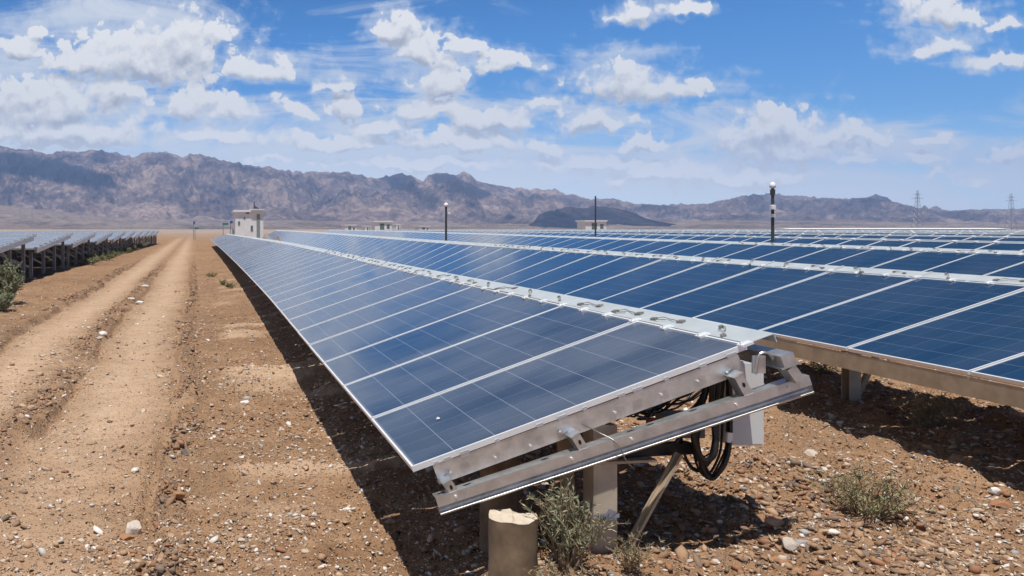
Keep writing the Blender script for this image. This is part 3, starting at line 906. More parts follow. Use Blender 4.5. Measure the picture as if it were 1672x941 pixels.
cl = empty('cable_bundle', px(1165, 784, 4.05), 'thick black cables hanging in loops under the uphill end of the nearest row', 'cables')
loops = [
    ([(1178, 600), (1172, 650), (1138, 700), (1142, 750), (1160, 782), (1180, 762), (1192, 720), (1192, 660), (1190, 600)], 0.0095, 4.06),
    ([(1182, 598), (1176, 650), (1141, 705), (1147, 752), (1164, 777), (1182, 752), (1188, 712), (1189, 650), (1186, 600)], 0.0080, 4.09),
    ([(1172, 602), (1168, 660), (1135, 704), (1137, 730), (1150, 752), (1166, 742), (1168, 712), (1162, 660), (1166, 610)], 0.0135, 4.00),
    ([(1160, 610), (1150, 650), (1132, 706), (1140, 748), (1156, 755), (1170, 725), (1166, 670), (1172, 612)], 0.0110, 4.03),
    ([(1190, 600), (1192, 650), (1191, 720), (1183, 758), (1165, 781)], 0.0120, 4.08),
    ([(1150, 650), (1128, 690), (1110, 715), (1090, 735), (1040, 738), (1010, 742)], 0.0110, 4.10),
]
rj = random.Random(21)
for k in range(6):
    b0 = loops[k % 4]; ox = rj.uniform(-34, 3)
    loops.append(([(a + ox * (1 - i * 0.05) + rj.uniform(-3, 3), b + (rj.uniform(-16, 2) if b > 690 else rj.uniform(-4, 4))) for i, (a, b) in enumerate(b0[0])], rj.uniform(0.0035, 0.0065), b0[2] + rj.uniform(0.02, 0.09)))
for pts, rad, Y in loops:
    t = MB(); t.tube(spline([px(a, b, Y + 0.015 * math.sin(i * 2.1)) for i, (a, b) in enumerate(pts)], 7), rad, 8); t.build('cable', M['black'], cl, True)
t = MB(); t.tube([px(1190, 722, 4.066), px(1191, 706, 4.066)], 0.016, 8); t.build('cable_band', M['alu_white'], cl)
lw = empty('cable_tangle', px(1060, 670, 4.5), 'tangle of thin black leads slung below the panels of the nearest row', 'cables')
rr_ = random.Random(3)
for k in range(15):
    x0 = 1005 + rr_.uniform(0, 60); x1 = 1150 + rr_.uniform(-40, 30)
    Y = rr_.uniform(4.25, 4.9); n = 6; pts = []
    for i in range(n + 1):
        u = i / n
        pts.append(px(x0 + (x1 - x0) * u, 678 - 62 * u + rr_.uniform(-9, 9) + 14 * math.sin(u * 3.1), Y + rr_.uniform(-0.05, 0.05)))
    t = MB(); t.tube(spline(pts, 5), rr_.uniform(0.004, 0.008), 6); t.build('cable', M['black'], lw, True)


# ------------------------------------------------------------------ concrete piers
def pier(X, Y, rad, top, label, seed):
    rp = random.Random(seed); g = gz(X, Y) - 0.12; n = 26
    mb = MB(); vs = []; fs = []; levels = [g, g + 0.15, (g + top) / 2, top - 0.05, top - 0.006]
    for j, z in enumerate(levels):
        for k in range(n):
            t = 2 * math.pi * k / n
            rr = rad * (1 + 0.05 * (vnoise(np.array([k * 0.7 + seed]), np.array([j * 0.9]), 3)[0] - 0.5) * 2) * (1.03 if j == 0 else 1)
            dz = 0.018 * (vnoise(np.array([math.cos(t) * 1.7 + seed]), np.array([math.sin(t) * 1.7]), 12)[0] - 0.5) * 2 if j >= 3 else 0
            vs.append((X + rr * math.cos(t), Y + rr * math.sin(t), z + dz))
    for j in range(len(levels) - 1):
        for k in range(n):
            k2 = (k + 1) % n; fs.append((j * n + k, j * n + k2, (j + 1) * n + k2, (j + 1) * n + k))
    e = empty('concrete_pier', (X, Y, g + 0.12), label, 'concrete pier')
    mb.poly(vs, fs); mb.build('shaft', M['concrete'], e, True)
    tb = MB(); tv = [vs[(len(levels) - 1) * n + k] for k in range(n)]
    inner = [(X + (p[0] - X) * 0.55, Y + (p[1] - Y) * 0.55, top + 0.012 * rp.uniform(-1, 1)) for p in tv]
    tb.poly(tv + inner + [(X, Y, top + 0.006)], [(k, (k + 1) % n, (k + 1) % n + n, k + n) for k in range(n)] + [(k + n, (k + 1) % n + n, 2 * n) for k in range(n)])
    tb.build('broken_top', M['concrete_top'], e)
    return e


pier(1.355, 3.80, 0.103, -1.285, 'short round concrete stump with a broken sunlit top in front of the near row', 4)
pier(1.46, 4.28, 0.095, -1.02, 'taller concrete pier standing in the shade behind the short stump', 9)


# ------------------------------------------------------------------ shrubs
def leaf_material(name, c1, c2, c3):
    m, nt, b = material(name)
    at = nt.new('ShaderNodeAttribute', attribute_name='tone').outputs['Fac']
    nt.put(b.inputs['Base Color'], nt.ramp(at, [(0.0, c1), (0.55, c2), (1.0, c3)]))
    b.inputs['Roughness'].default_value = 0.75
    return m


LEAF = {'sage': leaf_material('sage_leaf', (0.11, 0.125, 0.065), (0.21, 0.235, 0.135), (0.36, 0.35, 0.22)),
        'green': leaf_material('green_leaf', (0.085, 0.10, 0.04), (0.17, 0.185, 0.085), (0.32, 0.27, 0.14)),
        'dry': leaf_material('dry_leaf', (0.10, 0.085, 0.05), (0.20, 0.16, 0.09), (0.34, 0.26, 0.15))}
M['twig'] = simple('dry_twig', (0.20, 0.14, 0.08), (0.34, 0.25, 0.16), 0.85, 0, 30)


def shrub(X, Y, rad, hgt, n, leaf, label, group=None, leaf_len=0.03, per=26, lean=0.0, name='desert_shrub', seed=1, dry=0.15):
    rs = np.random.default_rng(seed)
    g = gz(X, Y)
    e = empty(name, (X, Y, g), label, 'shrub', group)
    tw = MB(); LV = []; LT = []
    for i in range(n):
        th = rs.uniform(0, 2 * math.pi); q = rs.random() ** 0.6
        h = hgt * (1 - 0.45 * q * q) * rs.uniform(0.6, 1.08)
        bx, by = X + 0.22 * rad * q * math.cos(th), Y + 0.22 * rad * q * math.sin(th)
        tx, ty = X + lean * h + rad * q * math.cos(th) * rs.uniform(0.7, 1.1), Y + rad * q * math.sin(th) * rs.uniform(0.7, 1.1)
        bow = rs.uniform(-0.1, 0.1, 2) * rad
        pts = []
        for u in np.linspace(0, 1, 7):
            pts.append(Vector((bx + (tx - bx) * u ** 1.3 + bow[0] * math.sin(u * 3.1) + rs.normal(0, 0.008) * hgt, by + (ty - by) * u ** 1.3 + bow[1] * math.sin(u * 3.1) + rs.normal(0, 0.008) * hgt, g - 0.02 + (h + 0.02) * u ** 0.85)))
        tw.tube(pts, [0.0045 * (1 - 0.75 * u) * (hgt / 0.35) for u in np.linspace(0, 1, 7)], 4, 0, False)
        twigs = [(pts, 0.25)]
        for _ in range(4):
            k = rs.integers(1, 6); p0 = pts[k]
            d = Vector((rs.normal(0, 1), rs.normal(0, 1), rs.uniform(0.4, 1.4))).normalized() * hgt * rs.uniform(0.14, 0.30)
            sp = [p0, p0 + d * 0.5 + Vector((0, 0, 0.01)), p0 + d]
            tw.tube(sp, [0.0026 * hgt / 0.35, 0.002 * hgt / 0.35, 0.001], 3, 0, False)
            twigs.append((sp, 0.1))
        isdry = rs.random() < dry
        for sp, lo in twigs:
            m = per if len(sp) == 7 else per // 2
            for _ in range(m):
                u = rs.uniform(lo, 1.0) * (len(sp) - 1); k = min(int(u), len(sp) - 2)
                p = sp[k].lerp(sp[k + 1], u - k)
                d = Vector((rs.normal(0, 1), rs.normal(0, 1), rs.normal(0.7, 0.7))).normalized()
                s = d.cross(Vector((rs.normal(), rs.normal(), rs.normal()))).normalized()
                ll = leaf_len * rs.uniform(0.5, 1.25); ww = ll * rs.uniform(0.08, 0.15)
                LV += [p, p + d * ll * 0.5 + s * ww, p + d * ll, p + d * ll * 0.5 - s * ww]
                tn = min(1, max(0, rs.normal(0.48, 0.22))) if not isdry else 1.0
                LT += [tn] * 4
    tw.build('stems', M['twig'], e)
    me = bpy.data.meshes.new('foliage')
    me.from_pydata([tuple(p) for p in LV], [], [(4 * i, 4 * i + 1, 4 * i + 2, 4 * i + 3) for i in range(len(LV) // 4)])
    at = me.attributes.new('tone', 'FLOAT', 'POINT'); at.data.foreach_set('value', LT)
    me.update()
    link('foliage', me, e, LEAF[leaf])
    return e


shrub(1.60, 3.80, 0.24, 0.39, 36, 'sage', 'grey green shrub growing between the concrete stump and the front steel post', None, 0.026, 20, 0.0, seed=11)
shrub(1.86, 3.76, 0.17, 0.15, 16, 'dry', 'low straggly dry plant at the foot of the front post', None, 0.024, 14, 0.05, seed=12, dry=0.5)
shrub(1.50, 3.60, 0.20, 0.12, 22, 'dry', 'mat of dry stalks at the base of the grey green shrub', None, 0.022, 14, 0, seed=13, dry=0.7)
shrub(3.30, 4.26, 0.34, 0.25, 60, 'green', 'bushy low green shrub alone on the sunlit soil before the second row', None, 0.022, 15, 0, seed=14, dry=0.35)
shrub(5.55, 6.55, 0.32, 0.34, 36, 'dry', 'sparse brownish shrub in the shade under the second row', None, 0.030, 14, 0, seed=15, dry=0.6)
shrub(6.35, 8.8, 0.25, 0.16, 18, 'green', 'tiny green tuft on the soil seen past the cover strip corner', None, 0.03, 14, 0, seed=16)
shrub(-4.62, 18.7, 0.66, 1.02, 70, 'sage', 'tall grey green bush at the left edge in front of the left panel tables', None, 0.09, 34, 0, seed=17, dry=0.1)
shrub(-4.28, 17.2, 0.42, 0.42, 46, 'sage', 'lower pale sage bush in front of the tall bush at the left edge', None, 0.075, 30, 0, seed=18, dry=0.05)
wk = [(-5.5, 38.5, 0.8, .42), (-5.7, 41.0, 0.7, .38), (-5.4, 43.5, 0.8, .45), (-5.6, 47, 0.9, .42), (-5.8, 51, 0.9, .45), (-6.2, 36, 0.6, .35), (-5.6, 56, 1.0, .45), (-5.8, 62, 1.1, .5), (-6.0, 70, 1.2, .5)]
wl = ['first and nearest weed clump under the left tables', 'rounded weed clump second along the left tables', 'third weed clump along the left tables, by the soil edge', 'fourth weed clump along the left tables', 'fifth weed clump along the left tables', 'small weed clump set back under the left tables', 'sixth weed clump along the left tables', 'seventh weed clump along the left tables', 'farthest weed clump along the left tables']
for i, (x, y, rd, h) in enumerate(wk):
    shrub(x, y, rd, h, 16, 'green', wl[i], 'weed clumps under the left tables', 0.11, 20, 0, 'weed_clump', 30 + i, 0.1)
for i, (x, y) in enumerate([(0.35, 26.0), (0.55, 24.0), (0.0, 31.0)]):
    shrub(x, y, 0.28, 0.16, 10, 'green', ['small green weed on the verge left of the near row shadow', 'nearest small green weed on the verge by the near row shadow', 'farthest small green weed on the verge by the near row shadow'][i], 'verge weeds', 0.06, 14, 0, 'weed_tuft', 50 + i, 0.1)


# ------------------------------------------------------------------ tables left of the track
def left_table(i, y0, label):
    xr, xl, dep = -5.75, -5.75 - 11.0, 7.0
    zf, zb = -0.64, -0.20
    if i == 0: zf, zb = -0.66, -0.20
    e = empty('panel_table', (xr - 2, y0 + 3.5, gz(xr - 2, y0 + 3.5)), label, 'solar table', 'tilted panel tables left of the track')
    d = Vector((0, dep, zb - zf)); Ld = d.length; d.normalize()
    # local frame: x up the slope (away), y along -X
    mt = Matrix((d, Vector((-1, 0, 0)), d.cross(Vector((-1, 0, 0))))).transposed().to_4x4(); mt.translation = Vector((xr, y0, zf))
    gl = MB(); me = bpy.data.meshes.new('panel_deck')
    nx, ny = 4, 11
    vs = []; fs = []; uvs = []
    for a in range(nx):
        for b in range(ny):
            l0, l1 = Ld * a / nx + 0.03, Ld * (a + 1) / nx - 0.03
            w0, w1 = b * 1.0 + 0.03, b * 1.0 + 0.97
            k = len(vs)
            vs += [tuple(mt @ Vector(p)) for p in ((l0, w0, 0), (l1, w0, 0), (l1, w1, 0), (l0, w1, 0))]
            fs.append((k, k + 1, k + 2, k + 3)); uvs += [(0, 0), (1, 0), (1, 1), (0, 1)]
    me.from_pydata(vs, [], fs); ul = me.uv_layers.new(name='UVMap')
    for k, c in enumerate(uvs): ul.data[k].uv = c
    me.materials.append(M['glass_left'])
    link('panel_deck', me, e)
    fr = MB()
    for a in range(nx + 1): fr.box((Ld * a / nx - 0.028, 0, -0.05), (Ld * a / nx + 0.028, 11.0, 0.004), mt)
    for b in range(ny + 1):
        for a in range(nx): fr.box((Ld * a / nx + 0.019, b - 0.018, -0.049), (Ld * (a + 1) / nx - 0.019, b + 0.018, 0.003), mt)
    fr.build('panel_frame', M['alu'], e)
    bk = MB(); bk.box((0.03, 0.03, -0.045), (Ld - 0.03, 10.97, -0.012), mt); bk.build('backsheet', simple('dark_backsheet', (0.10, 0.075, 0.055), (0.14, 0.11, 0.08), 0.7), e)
    rl = MB(); rl.box((0.1, 0.02, -0.17), (Ld - 0.1, 0.10, -0.055), mt); rl.build('rail', M['steel'], e)
    for a in range(9):
        cc = MB(); cc.box((Ld * a / 8 - 0.05, -0.03, -0.05), (Ld * a / 8 + 0.05, 0.08, 0.045), mt); cc.build('edge_clamp', M['steel'], e)
    for (u, xx) in ((0.5, 0.3), (2.6, 0.3), (4.7, 0.3), (6.6, 0.3), (0.5, 3.2), (3.6, 3.2), (6.6, 3.2), (0.5, 6.2), (6.6, 6.2)):
        p = mt @ Vector((u, xx, -0.05)); g = gz(p.x, p.y)
        pb = MB(); pb.box((p.x - 0.055, p.y - 0.05, g - 0.1), (p.x + 0.055, p.y + 0.05, p.z - 0.12)); pb.build('post', M['post_grey'], e)
        if xx < 1:
            br = MB(); br.bar((p.x, p.y, g + 0.35), (p.x - 1.2, p.y, p.z - 0.14), 0.05, 0.06, (0, 1, 0)); br.build('brace', M['steel'], e)


lt_labels = ['nearest panel table left of the track, cut by the photo edge', 'second panel table along the left side of the track, its underside dark', 'third panel table along the left side of the track', 'fourth panel table along the left side of the track',
             'fifth panel table along the left side of the track', 'sixth panel table along the left side of the track', 'seventh panel table along the left side of the track', 'eighth panel table along the left side of the track', 'ninth panel table along the left side of the track', 'farthest panel table along the left side of the track']
for i in range(10):
    left_table(i, 20.6 + 7.25 * i, lt_labels[i])


# ------------------------------------------------------------------ poles
def pole(X, Y, rad, top, label, dev, group):
    g = gz(X, Y); e = empty('pole', (X, Y, g), label, 'pole', group)
    b = MB(); b.tube([(X, Y, g - 0.1), (X, Y, top)], [rad, rad * 0.85], 12); b.build('shaft', M['pole'], e)
    if dev:
        c = MB(); rr = rad * 1.7
        c.tube([(X, Y, top + 0.001), (X, Y, top + 0.05), (X, Y, top + 0.11), (X, Y, top + 0.15)], [rr * 0.8, rr * 1.1, rr * 0.9, rr * 0.3], 14); c.build('white_cap', M['white_plastic'], e, True)
    if dev == 2:
        c = MB(); c.tube([(X, Y, top - 0.16), (X, Y, top - 0.03)], [rad * 1.3, rad * 1.5], 12); c.build('sensor_head', M['pole'], e)
        c = MB(); c.tube([(X, Y, top - 0.52), (X, Y, top - 0.40)], [rad * 1.8, rad * 1.8], 12); c.box((X - 0.10, Y - 0.13, top - 0.50), (X - 0.02, Y - 0.05, top - 0.42)); c.build('bracket_box', M['white_plastic'], e)
        c = MB(); c.tube([(X, Y, top - 0.70), (X, Y, top - 0.62)], [rad * 1.5, rad * 1.5], 12); c.build('collar', M['alu_white'], e)
    elif dev == 1:
        c = MB(); c.box((X + rad, Y - 0.06, top - 0.26), (X + rad + 0.09, Y + 0.04, top - 0.18)); c.build('bracket_box', M['white_plastic'], e)


pole(13.55, 20.4, 0.038, 0.98, 'tall dark pole with white cap and fittings rising behind the third row', 2, 'dark poles among the rows')
pole(8.5, 30.6, 0.045, 0.80, 'shorter dark pole with round white cap behind the second row', 1, 'dark poles among the rows')
pole(14.0, 30.8, 0.030, 1.20, 'thin plain dark mast without cap in front of the small far white hut', 0, 'dark poles among the rows')


# ------------------------------------------------------------------ buildings and far things
def hut(x0p, x1p, ytop, Y, label, depth=3.0, tall=True):
    X0, X1 = (x0p - CX) * Y / F, (x1p - CX) * Y / F; zt = -(ytop - CY) * Y / F
    Xm = (X0 + X1) / 2; g = gz(Xm, Y)
    e = empty('hut', (Xm, Y, g), label, 'building')
    t = 0.07 * (zt - g)
    b = MB(); b.box((X0, Y, g - 0.2), (X1, Y + depth, zt - t)); b.build('wall', M['white_wall'], e)
    ov = 0.06 * (X1 - X0)
    b = MB(); b.box((X0 - ov, Y - ov, zt - t + 0.002), (X1 + ov * 0.5, Y + depth + ov, zt)); b.build('roof', M['roof'], e)
    return e, X0, X1, g, zt


e, X0, X1, g, zt = hut(384, 430, 343, 95.0, 'white flat roofed transformer house behind the far end of the nearest row', 4.5)
W = X1 - X0; Hh = zt - g
c = MB(); c.box((X0 + W * 0.76, 94.97, g), (X0 + W * 0.88, 94.995, g + Hh * 0.86)); c.build('door', simple('grey_door', (0.20, 0.25, 0.25), (0.26, 0.31, 0.31), 0.6), e)
for (a, b_, lo, hi) in ((0.10, 0.17, 0.50, 0.62), (0.55, 0.63, 0.30, 0.48), (0.30, 0.36, 0.70, 0.76), (0.38, 0.50, 0.87, 0.92)):
    c = MB(); c.box((X0 + W * a, 94.965, g + Hh * lo), (X0 + W * b_, 94.995, g + Hh * hi)); c.build('vent', M['dark_glass'], e)
c = MB(); c.box((X0 + W * 0.55, 94.7, zt + 0.002), (X1 + 0.15, 99.4, zt + 0.10)); c.build('roof_slab', M['roof'], e)
c = MB(); c.tube([(X0 + W * 0.70, 96.5, zt + 0.1), (X0 + W * 0.70, 96.5, zt + 1.0)], [0.10, 0.05], 8); c.poly([(X0 + W * .68, 96.4, zt + .102), (X0 + W * .90, 96.4, zt + .102), (X0 + W * .72, 96.4, zt + .55), (X0 + W * .68, 96.6, zt + .102), (X0 + W * .90, 96.6, zt + .102), (X0 + W * .72, 96.6, zt + .55)], [(0, 1, 2), (5, 4, 3), (0, 3, 4, 1), (1, 4, 5, 2), (2, 5, 3, 0)]); c.build('antenna', M['pole'], e)
c = MB(); c.box((X0 - W * 0.10, 95.4, g), (X0 - W * 0.02, 96.4, g + Hh * 0.36)); c.build('side_cabinet', simple('teal_grey', (0.16, 0.2, 0.2), (0.2, 0.25, 0.25), 0.6), e)
small = [(563, 582, 367, 170, 'small white blue hut left of the far huts'), (612, 640, 361, 190, 'far white hut with a dark doorway under its flat roof'), (596, 606, 369, 180, 'tiny white kiosk between two far huts'),
         (647, 655, 366, 185, 'narrow white kiosk right of the far doorway hut'), (684, 702, 369, 190, 'low white hut left of the capped pole'), (956, 990, 360, 175, 'small white hut with grey windows behind the thin mast')]
for (a, b_, yt, Y, lb) in small:
    e, X0, X1, g, zt = hut(a, b_, yt, Y, lb, 4)
    W = X1 - X0; Hh = zt - g
    c = MB(); c.box((X0 + W * 0.30, Y - 0.03, g + Hh * 0.25), (X0 + W * 0.55, Y - 0.004, g + Hh * 0.82)); c.build('door', M['dark_glass'], e)
    c = MB(); c.box((X0 + W * 0.70, Y - 0.03, g + Hh * 0.45), (X0 + W * 0.86, Y - 0.004, g + Hh * 0.75)); c.build('window', M['dark_glass'], e)
# long white roof of greenhouses far right
e = empty('greenhouse', (330, 460, gz(330, 460)), 'very long low white building on the plain beyond the field', 'building')
b = MB(); x0, x1 = 315, 432
b.box((x0, 460, -1.6), (x1, 475, 0.0)); b.build('wall', M['white_wall'], e)
b = MB(); b.extrude([(-9, 0), (9, 0), (0, 0.45)], (x0 - 1, 467, 0.002), (x1 + 1, 467, 0.002), (0, 0, 1)); b.build('roof', M['roof'], e)
# road signs beside the track's far end
for (xp, yp, Y, mt, lb, w, h) in ((321, 373, 130, 'green_sign', 'small green sign on a post at the far end of the track', 0.6, 0.3), (368, 366, 120, 'green_sign', 'wide green sign board left of the white house', 0.8, 0.28), (378, 363, 118, 'blue_sign', 'small blue sign close to the white house', 0.35, 0.35), (317, 364, 140, 'blue_sign', 'blue flag sign above the far end of the track', 0.3, 0.45)):
    p = px(xp, yp, Y); g = gz(p.x, Y); e = empty('sign', (p.x, Y, g), lb, 'sign')
    b = MB(); b.tube([(p.x - w * 0.4, Y + 0.05, g), (p.x - w * 0.4, Y + 0.05, p.z + h / 2)], 0.05, 6); b.build('post', M['mast'], e)
    b = MB(); b.box((p.x - w / 2, Y - 0.03, p.z - h / 2), (p.x + w / 2, Y - 0.003, p.z + h / 2)); b.build('board', M[mt], e)
# spoil heap beyond the second row
def heap(X, Y, w, d, h, label):
    n, k = 40, 14; vs = [(X, Y, gz(X, Y) + h)]; fs = []
    for j in range(1, k + 1):
        for i in range(n):
            t = 2 * math.pi * i / n; u = j / k
            x, y = X + w * u * math.cos(t), Y + d * u * math.sin(t)
            vs.append((x, y, gz(x, y) - 0.03 + h * (1 - u) ** 1.2 * (0.7 + 0.6 * vnoise(np.array([x * 2.2]), np.array([y * 2.2]), 8)[0])))
    for i in range(n): fs.append((0, 1 + i, 1 + (i + 1) % n))
    for j in range(k - 1):
        for i in range(n): a = 1 + j * n; fs.append((a + i, a + n + i, a + n + (i + 1) % n, a + (i + 1) % n))
    mb = MB(); mb.poly(vs, fs); o = mb.build('dirt_heap', simple('heaped_soil', (0.20, 0.12, 0.06), (0.36, 0.24, 0.13), 0.95, 0, 2, 0.8))
    tag(o, label, 'dirt heap')
heap(3.62, 46.0, 0.75, 1.3, 1.02, 'small brown dirt heap showing over the far cover strip of the nearest row')


# lattice pylons, far right
def pylon(xp, yt, Y, label):
    X = (xp - CX) * Y / F; zt = -(yt - CY) * Y / F; g = gz(X, Y); H = zt - g; w = H * 0.085
    e = empty('pylon', (X, Y, g), label, 'pylon', 'power pylons on the horizon')
    b = MB(); t = H * 0.0042
    c = [(-1, -1), (1, -1), (1, 1), (-1, 1)]
    def at(k, u): return Vector((X + c[k % 4][0] * w * (1 - 0.86 * u), Y + c[k % 4][1] * w * (1 - 0.86 * u), g + H * u))
    for k in range(4):
        b.bar(at(k, 0), at(k, 1), t, t, (0, 1, 0.01))
        us = [0, .16, .3, .43, .55, .66, .76, .85, .93]
        for u0, u1 in zip(us[:-1], us[1:]):
            b.bar(at(k, u0), at(k + 1, u1), t * .6, t * .6, (0.3, 1, 0.2)); b.bar(at(k + 1, u0), at(k, u1), t * .6, t * .6, (0.3, 1, 0.2))
    b.build('lattice_tower', M['mast'], e)
    for u, hw in ((0.80, 0.15), (0.90, 0.11)):
        b = MB(); b.bar((X - H * hw, Y, g + H * u), (X + H * hw, Y, g + H * u), t, t * 2); b.build('cross_arm', M['mast'], e)


pylon(1498, 311, 1100, 'left one of the faint lattice pylons over the right hand hills')
pylon(1651, 316, 1000, 'faint lattice pylon near the right edge of the horizon')


# ------------------------------------------------------------------ mountains
def mountain(name, prof, D0, D1, D2, mat, label, amp, seed, dx=2.4, base=-6.0, shade_patches=()):
    """range whose crest, seen from the eye, follows prof (photo x, y); foot at D0, crest at D1, back at D2"""
    pxs = np.array([p[0] for p in prof], float); pys = np.array([p[1] for p in prof], float)
    xs = np.arange(pxs[0], pxs[-1], dx)
    ang = (xs - CX) / F
    crest = np.interp(xs, pxs, pys)
    crest = crest - (7.0 * (fbm(xs * 0.05, xs * 0 + seed, 4, seed, 0.55, True) - 0.62) + 3.0 * (fbm(xs * 0.2, xs * 0 + seed, 2, seed + 3) - 0.5)) * np.clip((CY - crest) / 70, 0.15, 1)
    zc = (CY - crest) * D1 / F
    t = np.concatenate([np.linspace(0, 1, 170), np.linspace(1.03, 1.6, 12)])
    dist = np.where(t <= 1, D0 + (D1 - D0) * t, D1 + (D2 - D1) * (t - 1) / 0.6)
    T, A = np.meshgrid(t, ang, indexing='ij')
    Dm = dist[:, None] * np.ones_like(A)
    X = A * Dm; Y = Dm
    Zc = np.broadcast_to(zc, A.shape)
    prof_t = np.where(T <= 1, 0.22 * T + 0.78 * T ** 1.7, 1 - ((T - 1) / 0.6) ** 1.5)
    sx = 1 / 900.0 * 6000 / D1
    warp = 260 * (fbm(X * sx * 1.5, Y * sx * 1.5, 3, seed + 7) - 0.5) * D1 / 6000
    rid = fbm((X + warp) * sx * 2.3, (Y + warp) * sx * 1.0, 6, seed + 20, 0.55, True)
    gul = fbm((X + warp * 0.5) * sx * 7.5, (Y + warp) * sx * 2.4, 5, seed + 60, 0.6, True)
    env = np.clip(np.where(T <= 1, T * (1 - T ** 6) * 1.7, 0.3), 0, 1)
    Z = base + (Zc - base) * prof_t + Zc.max() * amp * ((rid - 0.62) + 0.42 * (gul - 0.62)) * env + 0.02 * Zc.max() * (fbm(X * sx * 9, Y * sx * 9, 3, seed + 40) - 0.5) * np.clip(T * 3, 0, 1) * (T < 0.97)
    # nothing in front may rise over the crest line
    cap = Zc * Dm / D1 * 0.97
    Z = np.where(T < 0.99, np.minimum(Z, np.maximum(cap, base)), Z)
    co = np.stack([X, Y, Z], -1).reshape(-1, 3).astype(np.float32)
    ny, nx = A.shape
    i = np.arange(nx * ny).reshape(ny, nx)
    q = np.stack([i[:-1, :-1], i[:-1, 1:], i[1:, 1:], i[1:, :-1]], -1).reshape(-1, 4)
    me = bpy.data.meshes.new(name)
    me.vertices.add(len(co)); me.vertices.foreach_set('co', co.ravel())
    me.loops.add(q.size); me.loops.foreach_set('vertex_index', q.ravel().astype(np.int32))
    me.polygons.add(len(q)); me.polygons.foreach_set('loop_start', np.arange(0, q.size, 4, dtype=np.int32))
    me.update(calc_edges=True); me.materials.append(mat)
    if shade_patches:  # mask for cloud shadows that are painted into the slope colour
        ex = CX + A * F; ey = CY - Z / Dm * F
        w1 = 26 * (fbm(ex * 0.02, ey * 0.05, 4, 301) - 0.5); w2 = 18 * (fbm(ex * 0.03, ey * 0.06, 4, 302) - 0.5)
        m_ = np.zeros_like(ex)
        for (cx_, cy_, rx_, ry_, sl_p, st_) in shade_patches:
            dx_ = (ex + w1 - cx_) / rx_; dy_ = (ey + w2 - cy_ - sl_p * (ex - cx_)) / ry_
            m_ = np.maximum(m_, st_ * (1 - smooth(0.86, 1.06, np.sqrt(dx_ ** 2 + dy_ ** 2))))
        at = me.attributes.new('cloud_shade', 'FLOAT', 'POINT'); at.data.foreach_set('value', m_.ravel().astype(np.float32))
    o = bpy.data.objects.new(name, me); COL.objects.link(o)
    return tag(o, label, 'mountain', kind='structure')


def rock_mat(name, c1, c2, c3, sc=1 / 500.0, cloud_shade=False):
    m, nt, b = material(name)
    pos = nt.new('ShaderNodeNewGeometry').outputs['Position']
    n1 = nt.noise(nt.vmath('MULTIPLY', pos, (1, 0.5, 1.8)), sc, 6, 0.65, 0.6)
    n2 = nt.noise(pos, sc * 7, 4, 0.6)
    nt.put(b.inputs['Base Color'], nt.ramp(nt.math('MULTIPLY_ADD', n2, 0.4, nt.math('MULTIPLY', n1, 0.6)), [(0.36, c1), (0.5, c2), (0.64, c3)]))
    if cloud_shade:
        oc = nt.new('ShaderNodeAttribute', attribute_name='cloud_shade').outputs['Fac']
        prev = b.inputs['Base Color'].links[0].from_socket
        nt.put(b.inputs['Base Color'], nt.mix(nt.math('MULTIPLY', oc, 0.92), prev, nt.mix(n2, (0.010, 0.017, 0.042), (0.045, 0.050, 0.080))))  # dark bluish mix paints cloud shadow over the rock
    b.inputs['Roughness'].default_value = 0.95; b.inputs['Specular IOR Level'].default_value = 0.1
    bump(nt, b, nt.noise(pos, sc * 5, 7, 0.75), 0.9, 60)
    return m


crest = [(-400, 235), (-200, 228), (-80, 232), (0, 239), (30, 245), (52, 245), (75, 252), (100, 247), (130, 248), (165, 245), (195, 249), (215, 256), (240, 250), (260, 246), (280, 250), (295, 256), (320, 251), (350, 257), (380, 265), (425, 270), (475, 280), (520, 282), (570, 281), (590, 287), (610, 292), (630, 287), (655, 282), (680, 290), (692, 295), (700, 286), (720, 282), (745, 287), (757, 281), (780, 292), (810, 301), (836, 305), (866, 309), (901, 312), (936, 319), (966, 325), (1006, 325), (1036, 332), (1080, 336), (1116, 335), (1156, 332), (1206, 322), (1236, 318), (1286, 322), (1340, 323), (1386, 325), (1426, 321), (1461, 330), (1501, 339), (1546, 344), (1616, 342), (1672, 341), (1800, 336), (2000, 340), (2400, 350)]
mm = rock_mat('mountain_rock', (0.045, 0.046, 0.070), (0.26, 0.195, 0.185), (0.62, 0.46, 0.38), 1 / 330.0, True)  # bluish dark tone and masked patches paint shade into the rock
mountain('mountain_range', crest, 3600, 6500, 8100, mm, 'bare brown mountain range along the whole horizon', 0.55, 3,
         shade_patches=[(-20, 262, 130, 18, 0.12, 1.0), (95, 282, 110, 17, 0.20, 1.0), (20, 240, 50, 6, 0.1, .7), (172, 258, 26, 9, 0.1, 0.6), (258, 258, 34, 7, 0, 0.35), (385, 278, 60, 9, 0.2, 0.45), (190, 306, 26, 6, 0, .7), (60, 316, 70, 8, .05, .5),
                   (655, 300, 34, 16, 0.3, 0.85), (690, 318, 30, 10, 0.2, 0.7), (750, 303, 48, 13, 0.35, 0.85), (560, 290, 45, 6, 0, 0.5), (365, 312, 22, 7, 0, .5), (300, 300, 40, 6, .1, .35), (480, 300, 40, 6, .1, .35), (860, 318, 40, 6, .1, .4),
                   (1075, 341, 40, 4, 0.05, .6), (1105, 352, 40, 4, 0, .7), (1426, 326, 34, 6, 0, .7), (1238, 324, 26, 5, 0, .5), (1290, 336, 60, 5, .05, .35), (1560, 352, 90, 5, 0, .45), (1380, 345, 60, 4, 0, .3)])
